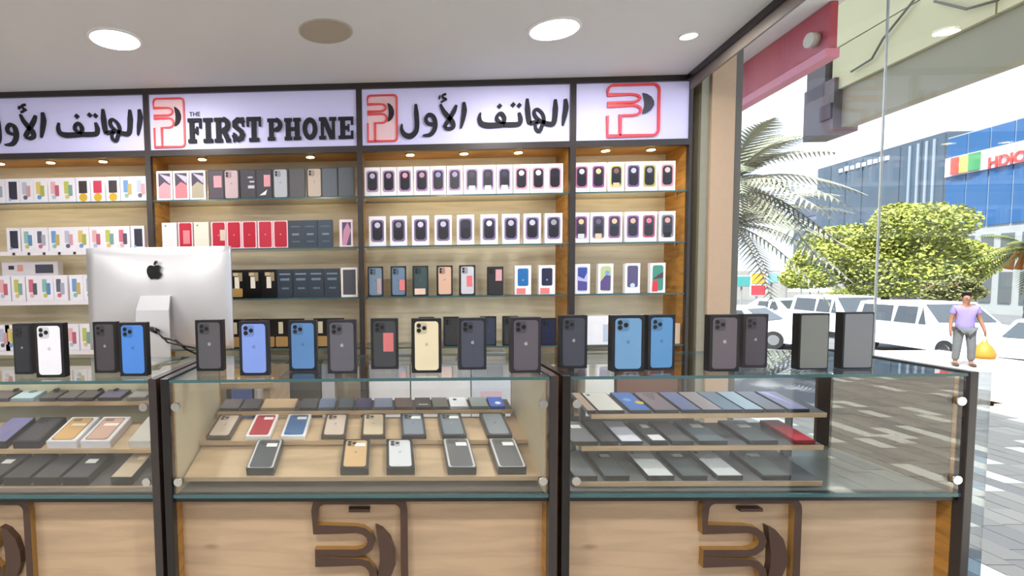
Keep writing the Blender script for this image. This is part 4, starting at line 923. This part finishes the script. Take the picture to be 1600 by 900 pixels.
# lamp post beyond
# cars
def car(px,D,L,H,W,heading,color,label,base=-1.5,suv=True):
    p=atY(px,480,D); t=empty('parked_car',(p.x,p.y,base),label,'car',None,heading)
    m=mat(color,.3,noise=.02,coat=.5); gm=mat((58,64,70),.12); h=L/2
    if suv: prof=[(-h,.35),(-h+.02,.95),(-h+.15,1.1),(-h+.28,H-.06),(-h+.7,H),(h-2.0,H),(h-1.25,1.16),(h-.25,1.02),(h-.02,.8),(h,.38),(h-.1,.3),(-h+.1,.3)]
    else: prof=[(-h,.35),(-h+.02,.85),(-h+.5,1.0),(-h+1.2,H-.02),(-h+1.8,H),(h-2.0,H-.03),(h-1.3,.98),(h-.25,.84),(h-.02,.65),(h,.35),(h-.1,.25),(-h+.1,.25)]
    b=MB(); n=len(prof)
    def half(z): return W/2*(1-.16*max(0,(z-1.0))/(H-1.0))
    secs=[]
    for sg,ins in ((-1,0),(1,0)):
        secs.append([(x,sg*half(z),z) for x,z in prof])
    b.face(secs[0],m); b.face(secs[1][::-1],m)
    for i in range(n): j=(i+1)%n; b.face([secs[0][i],secs[1][i],secs[1][j],secs[0][j]],m,False)
    b.obj('body',t,bevel=.05)
    zb_=1.12 if suv else .98
    for sg in (-1,1):
        for (xa,xb) in ([(-h+.45,-.55),(-.45,.45),(.55,h-1.6)] if suv else [(-h+1.3,-.2),(-.1,h-1.75)]):
            b=MB(); z1=H-.14; ya=half(zb_)+.012; yb_=half(z1)+.012; d=.28 if xb>h-2 else .04
            b.face([(xa,sg*ya,zb_),(xb,sg*ya,zb_),(xb-d,sg*yb_,z1),(xa+.05,sg*yb_,z1)],gm); 
            b.face([(xa,sg*(ya-.02),zb_),(xb,sg*(ya-.02),zb_),(xb-d,sg*(yb_-.02),z1),(xa+.05,sg*(yb_-.02),z1)],gm); b.obj('side_window',t)
    b=MB()
    wx0,wz0,wx1,wz1=((h-1.25),1.16,(h-2.0),H) if suv else ((h-1.3),.98,(h-2.0),H-.03)
    e=.03; b.face([(wx0-.05+e,-half(wz0)*.9,wz0+.06),(wx0-.05+e,half(wz0)*.9,wz0+.06),(wx1+e+.05,half(wz1)*.9,wz1-.05),(wx1+e+.05,-half(wz1)*.9,wz1-.05)],gm); b.obj('windscreen',t)
    for sx_ in (-1,1):
        for sg in (-1,1):
            b=MB(); b.tube([(0,-.11,0),(0,.11,0)],.34,mat((30,30,32),.8),18); wq=b.obj('wheel',t); wq.location=(sx_*(h-.85),sg*(W/2-.08),.34)
            b=MB(); b.tube([(0,-.12,0),(0,.12,0)],.2,CHR,12); r_=b.obj('rim',wq)
    for sg in (-1,1):
        b=MB(); b.box(h-.09,sg*(W/2-.3)-.18,.66,h+.015,sg*(W/2-.3)+.18,.8,mat((220,225,230),.1)); b.obj('headlight',t)
    b=MB(); b.box(h-.05,-.42,.42,h+.02,.42,.62,mat((40,46,56),.4)); b.obj('grille',t)
    b=MB(); b.box(h,-.26,.44,h+.03,.26,.55,mat((225,225,225),.4)); b.obj('number_plate',t)
    return t
HD=math.atan2(-1,-.12)   # along the street
WH=(236,236,238)
def cpos(px,D): return px,D
car(1462,19,4.9,1.82,1.9,R(-96),WH,'large white off-road car behind the man in lavender shirt')
car(1322,24.5,5.0,1.82,1.9,R(-97),(228,230,228),'white estate car behind the upright boxes by the window')
car(1168,22.5,4.5,1.55,1.8,R(-60),(232,236,240),'white saloon beneath the date palm',suv=False)
car(1228,29.5,4.4,1.5,1.8,R(-80),(190,200,210),'silver saloon further back beyond the white estate car',suv=False)
car(1400,34,4.4,1.5,1.8,R(-90),(130,150,170),'grey-blue saloon partly hidden below the broad green tree',suv=False)
car(1660,15.0,4.4,1.5,1.8,R(205),(238,240,246),'white car facing the shop at the right edge',suv=False)
# kiosks and signs far left
def booth(px0,px1,py0,py1,D,c,label,cat='sign',nm='street_sign'):
    a=atY(px0,py0,D); c2=atY(px1,py1,D); t=empty(nm,((a.x+c2.x)/2,D,-1.5),label,cat)
    B('sign_face',a.x,D,c2.z,c2.x,D+.08,a.z,mat(c,.5),t); B('sign_border',a.x-.04,D+.02,c2.z-.04,c2.x+.04,D+.06,a.z+.04,mat((225,225,225),.5),t)
    B('post',(a.x+c2.x)/2-.04,D+.1,-1.5,(a.x+c2.x)/2+.04,D+.18,a.z,mat((140,140,140),.5),t)
booth(1150,1172,432,447,33,(70,150,150),'teal street sign under the date palm')
booth(1175,1194,427,443,32,(228,160,60),'orange-yellow street sign under the date palm')
booth(1174,1196,446,461,31.5,(206,50,64),'red street sign below the orange one')
booth(1200,1216,427,441,34,(130,185,215),'light blue street sign')
booth(1222,1241,420,438,33.5,(226,190,196),'white and pink kiosk sign')
booth(1248,1262,421,438,35,(214,90,96),'small red street sign beside the white parasol')
t=empty('parasol',(atY(1266,445,36).x,36,-1.5),'white parasol beyond the parked cars','parasol')
zc=atY(1266,437,36).z+1.5; b=MB(); n=8; r_=1.2
for i in range(n):
    a,c=2*math.pi*i/n,2*math.pi*(i+1)/n; b.face([(0,0,zc),(r_*math.cos(a),r_*math.sin(a),zc-.75),(r_*math.cos(c),r_*math.sin(c),zc-.75)],WHT)
b.obj('canopy',t); b=MB(); b.tube([(0,0,0),(0,0,zc)],.03,CHR); b.obj('pole',t)
# low buildings behind palms
structure('far_wall',8,60,-1.5,60,61,1.6,mat((150,150,146),.8,scale=1,noise=.2))
# person
def person(px,py_head,D,label,base):
    p=atY(px,500,D); t=empty('person',(p.x,p.y,base),label,'person'); t.rotation_euler.z=R(-28)
    def skin(name,V,Ed,Rd,m,parent,lvl=2,root=0):
        me=bpy.data.meshes.new(name); me.from_pydata(V,Ed,[]); o=bpy.data.objects.new(name,me); col.objects.link(o); o.parent=parent
        md=o.modifiers.new('skin','SKIN'); 
        if not me.skin_vertices: 
            pass
        sk=me.skin_vertices[0].data if me.skin_vertices else None
        if sk is None: return o
        for i,r in enumerate(Rd): sk[i].radius=(r if isinstance(r,tuple) else (r,r)); sk[i].use_root=(i==root)
        s=o.modifiers.new('s','SUBSURF'); s.levels=lvl; s.render_levels=lvl; me.materials.append(m); md.use_smooth_shade=True
        return o
    SK=mat((120,82,62),.6); SH=mat((112,102,162),.8); TR=mat((76,80,84),.8); HR=mat((34,28,26),.8)
    def ob(name,V,Ed,Rd,m,par,root=0):
        me=bpy.data.meshes.new(name); me.from_pydata(V,Ed,[]); me.attributes  # skin layer
        bm=bmesh.new(); bm.from_mesh(me); sl=bm.verts.layers.skin.verify(); bm.verts.ensure_lookup_table()
        for i,r in enumerate(Rd): bm.verts[i][sl].radius=(r if isinstance(r,tuple) else (r,r)); bm.verts[i][sl].use_root=(i==root)
        bm.to_mesh(me); bm.free(); me.materials.append(m)
        o=bpy.data.objects.new(name,me); col.objects.link(o); o.parent=par
        k=o.modifiers.new('k','SKIN'); k.use_smooth_shade=True; s=o.modifiers.new('s','SUBSURF'); s.levels=1; s.render_levels=2; return o
    V=[(0,0,.93),(0,0,1.15),(0,-.01,1.36),(0,0,1.47),(0,-.02,1.56),(0,-.03,1.70),
       (-.18,0,1.40),(-.23,.02,1.13),(-.25,-.03,.88),(-.25,-.05,.80),(.18,0,1.40),(.25,.02,1.14),(.31,-.05,.90),(.32,-.07,.82),
       (-.10,0,.86),(-.12,-.02,.48),(-.13,.02,.09),(-.14,-.12,.04),(.10,0,.86),(.12,-.03,.48),(.14,.02,.09),(.16,-.12,.04)]
    Ed=[(0,1),(1,2),(2,3),(3,4),(4,5),(2,6),(6,7),(7,8),(8,9),(2,10),(10,11),(11,12),(12,13),(0,14),(14,15),(15,16),(16,17),(0,18),(18,19),(19,20),(20,21)]
    Rd=[(.15,.10),(.14,.10),(.16,.11),.055,(.075,.09),(.07,.085),.06,.045,.032,.03,.06,.045,.032,.03,.085,.058,.04,.035,.085,.058,.04,.035]
    body=ob('body',V,Ed,Rd,SK,t)
    # fingers and thumbs
    b=MB()
    for hx,hy,hz in ((-.25,-.05,.80),(.32,-.07,.82)):
        for k in range(4): b.tube([(hx,hy+(-.03+.02*k),hz),(hx,hy+(-.03+.02*k),hz-.06),(hx+.01,hy+(-.035+.02*k),hz-.10+.01*abs(k-1.5))],[.011,.009,.007],SK,6)
        b.tube([(hx,hy-.03,hz+.02),(hx,hy-.06,hz-.02),(hx,hy-.065,hz-.05)],[.012,.01,.008],SK,6)
    b.obj('fingers',t)
    ob('shirt',[(0,0,.82),(0,0,1.0),V[1],V[2],V[6],(-.215,.01,1.22),V[10],(.23,.01,1.23)],[(0,1),(1,2),(2,3),(3,4),(4,5),(3,6),(6,7)],[(.19,.13),(.185,.13),(.17,.12),(.175,.13),.078,.066,.078,.066],SH,t,root=0)
    ob('trousers',[(0,0,.94),V[14],V[15],(-.13,.02,.12),V[18],V[19],(.14,.02,.12)],[(0,1),(1,2),(2,3),(0,4),(4,5),(5,6)],[(.17,.12),.11,.082,.07,.11,.082,.07],TR,t)
    b=MB(); 
    for k in range(8):
        for j in range(12):
            th0,th1=R(0+k*12),R(12+k*12); a0,a1=R(j*30),R(j*30+30)
            f=lambda th,a:(.095*math.sin(th)*math.cos(a),-.02+.112*math.sin(th)*math.sin(a)+.012,1.66+.125*math.cos(th))
            if k>2 and math.sin((a0+a1)/2)<0: continue
            b.face([f(th0,a0),f(th1,a0),f(th1,a1),f(th0,a1)],HR,True)
    b.obj('hair',t)
    b=MB()
    for s in (-1,1): b.tube([(s*.03,-.118,1.63),(s*.03,-.124,1.63)],.011,mat((30,24,22),.3),8)
    b.obj('eyes',t)
    b=MB(); b.tube([(0,-.115,1.64),(0,-.14,1.59),(0,-.12,1.585)],[.008,.014,.008],SK,6); b.obj('nose',t)
    b=MB(); b.tube([(-.025,-.112,1.55),(0,-.118,1.548),(.025,-.112,1.55)],[.004,.007,.004],mat((140,70,66),.5),6); b.obj('mouth',t)
    b=MB()
    for s in (-1,1): b.tube([(s*.08,-.02,1.65),(s*.092,-.01,1.62),(s*.08,-.02,1.59)],[.008,.014,.008],SK,6); 
    b.obj('ears',t)
    b=MB()
    for s,x in ((-1,-.14),(1,.155)): b.tube([(x,.05,.035),(x,-.08,.04),(x,-.17,.03)],[.045,.048,.03],mat((40,34,32),.5),8)
    b.obj('shoes',t)
D=atZ(1508,572,GZ).y
person(1508,455,D,'man in lavender shirt and grey trousers standing outside beside the white car',GZ)
q=atZ(1537,560,GZ); b=MB(); pts=[(0,0,0),(0,0,.12),(0,0,.3),(.0,0,.42)]; b.tube(pts,[.2,.23,.15,.06],mat((140,108,22),.6),12)
b.tube([(-.06,0,.4),(-.05,0,.52),(.05,0,.52),(.06,0,.4)],.012,mat((200,160,40),.6),6)
o=b.obj('yellow_bag'); o.location=q; tag(o,'full yellow bag standing on the pavement right of the man','bag')
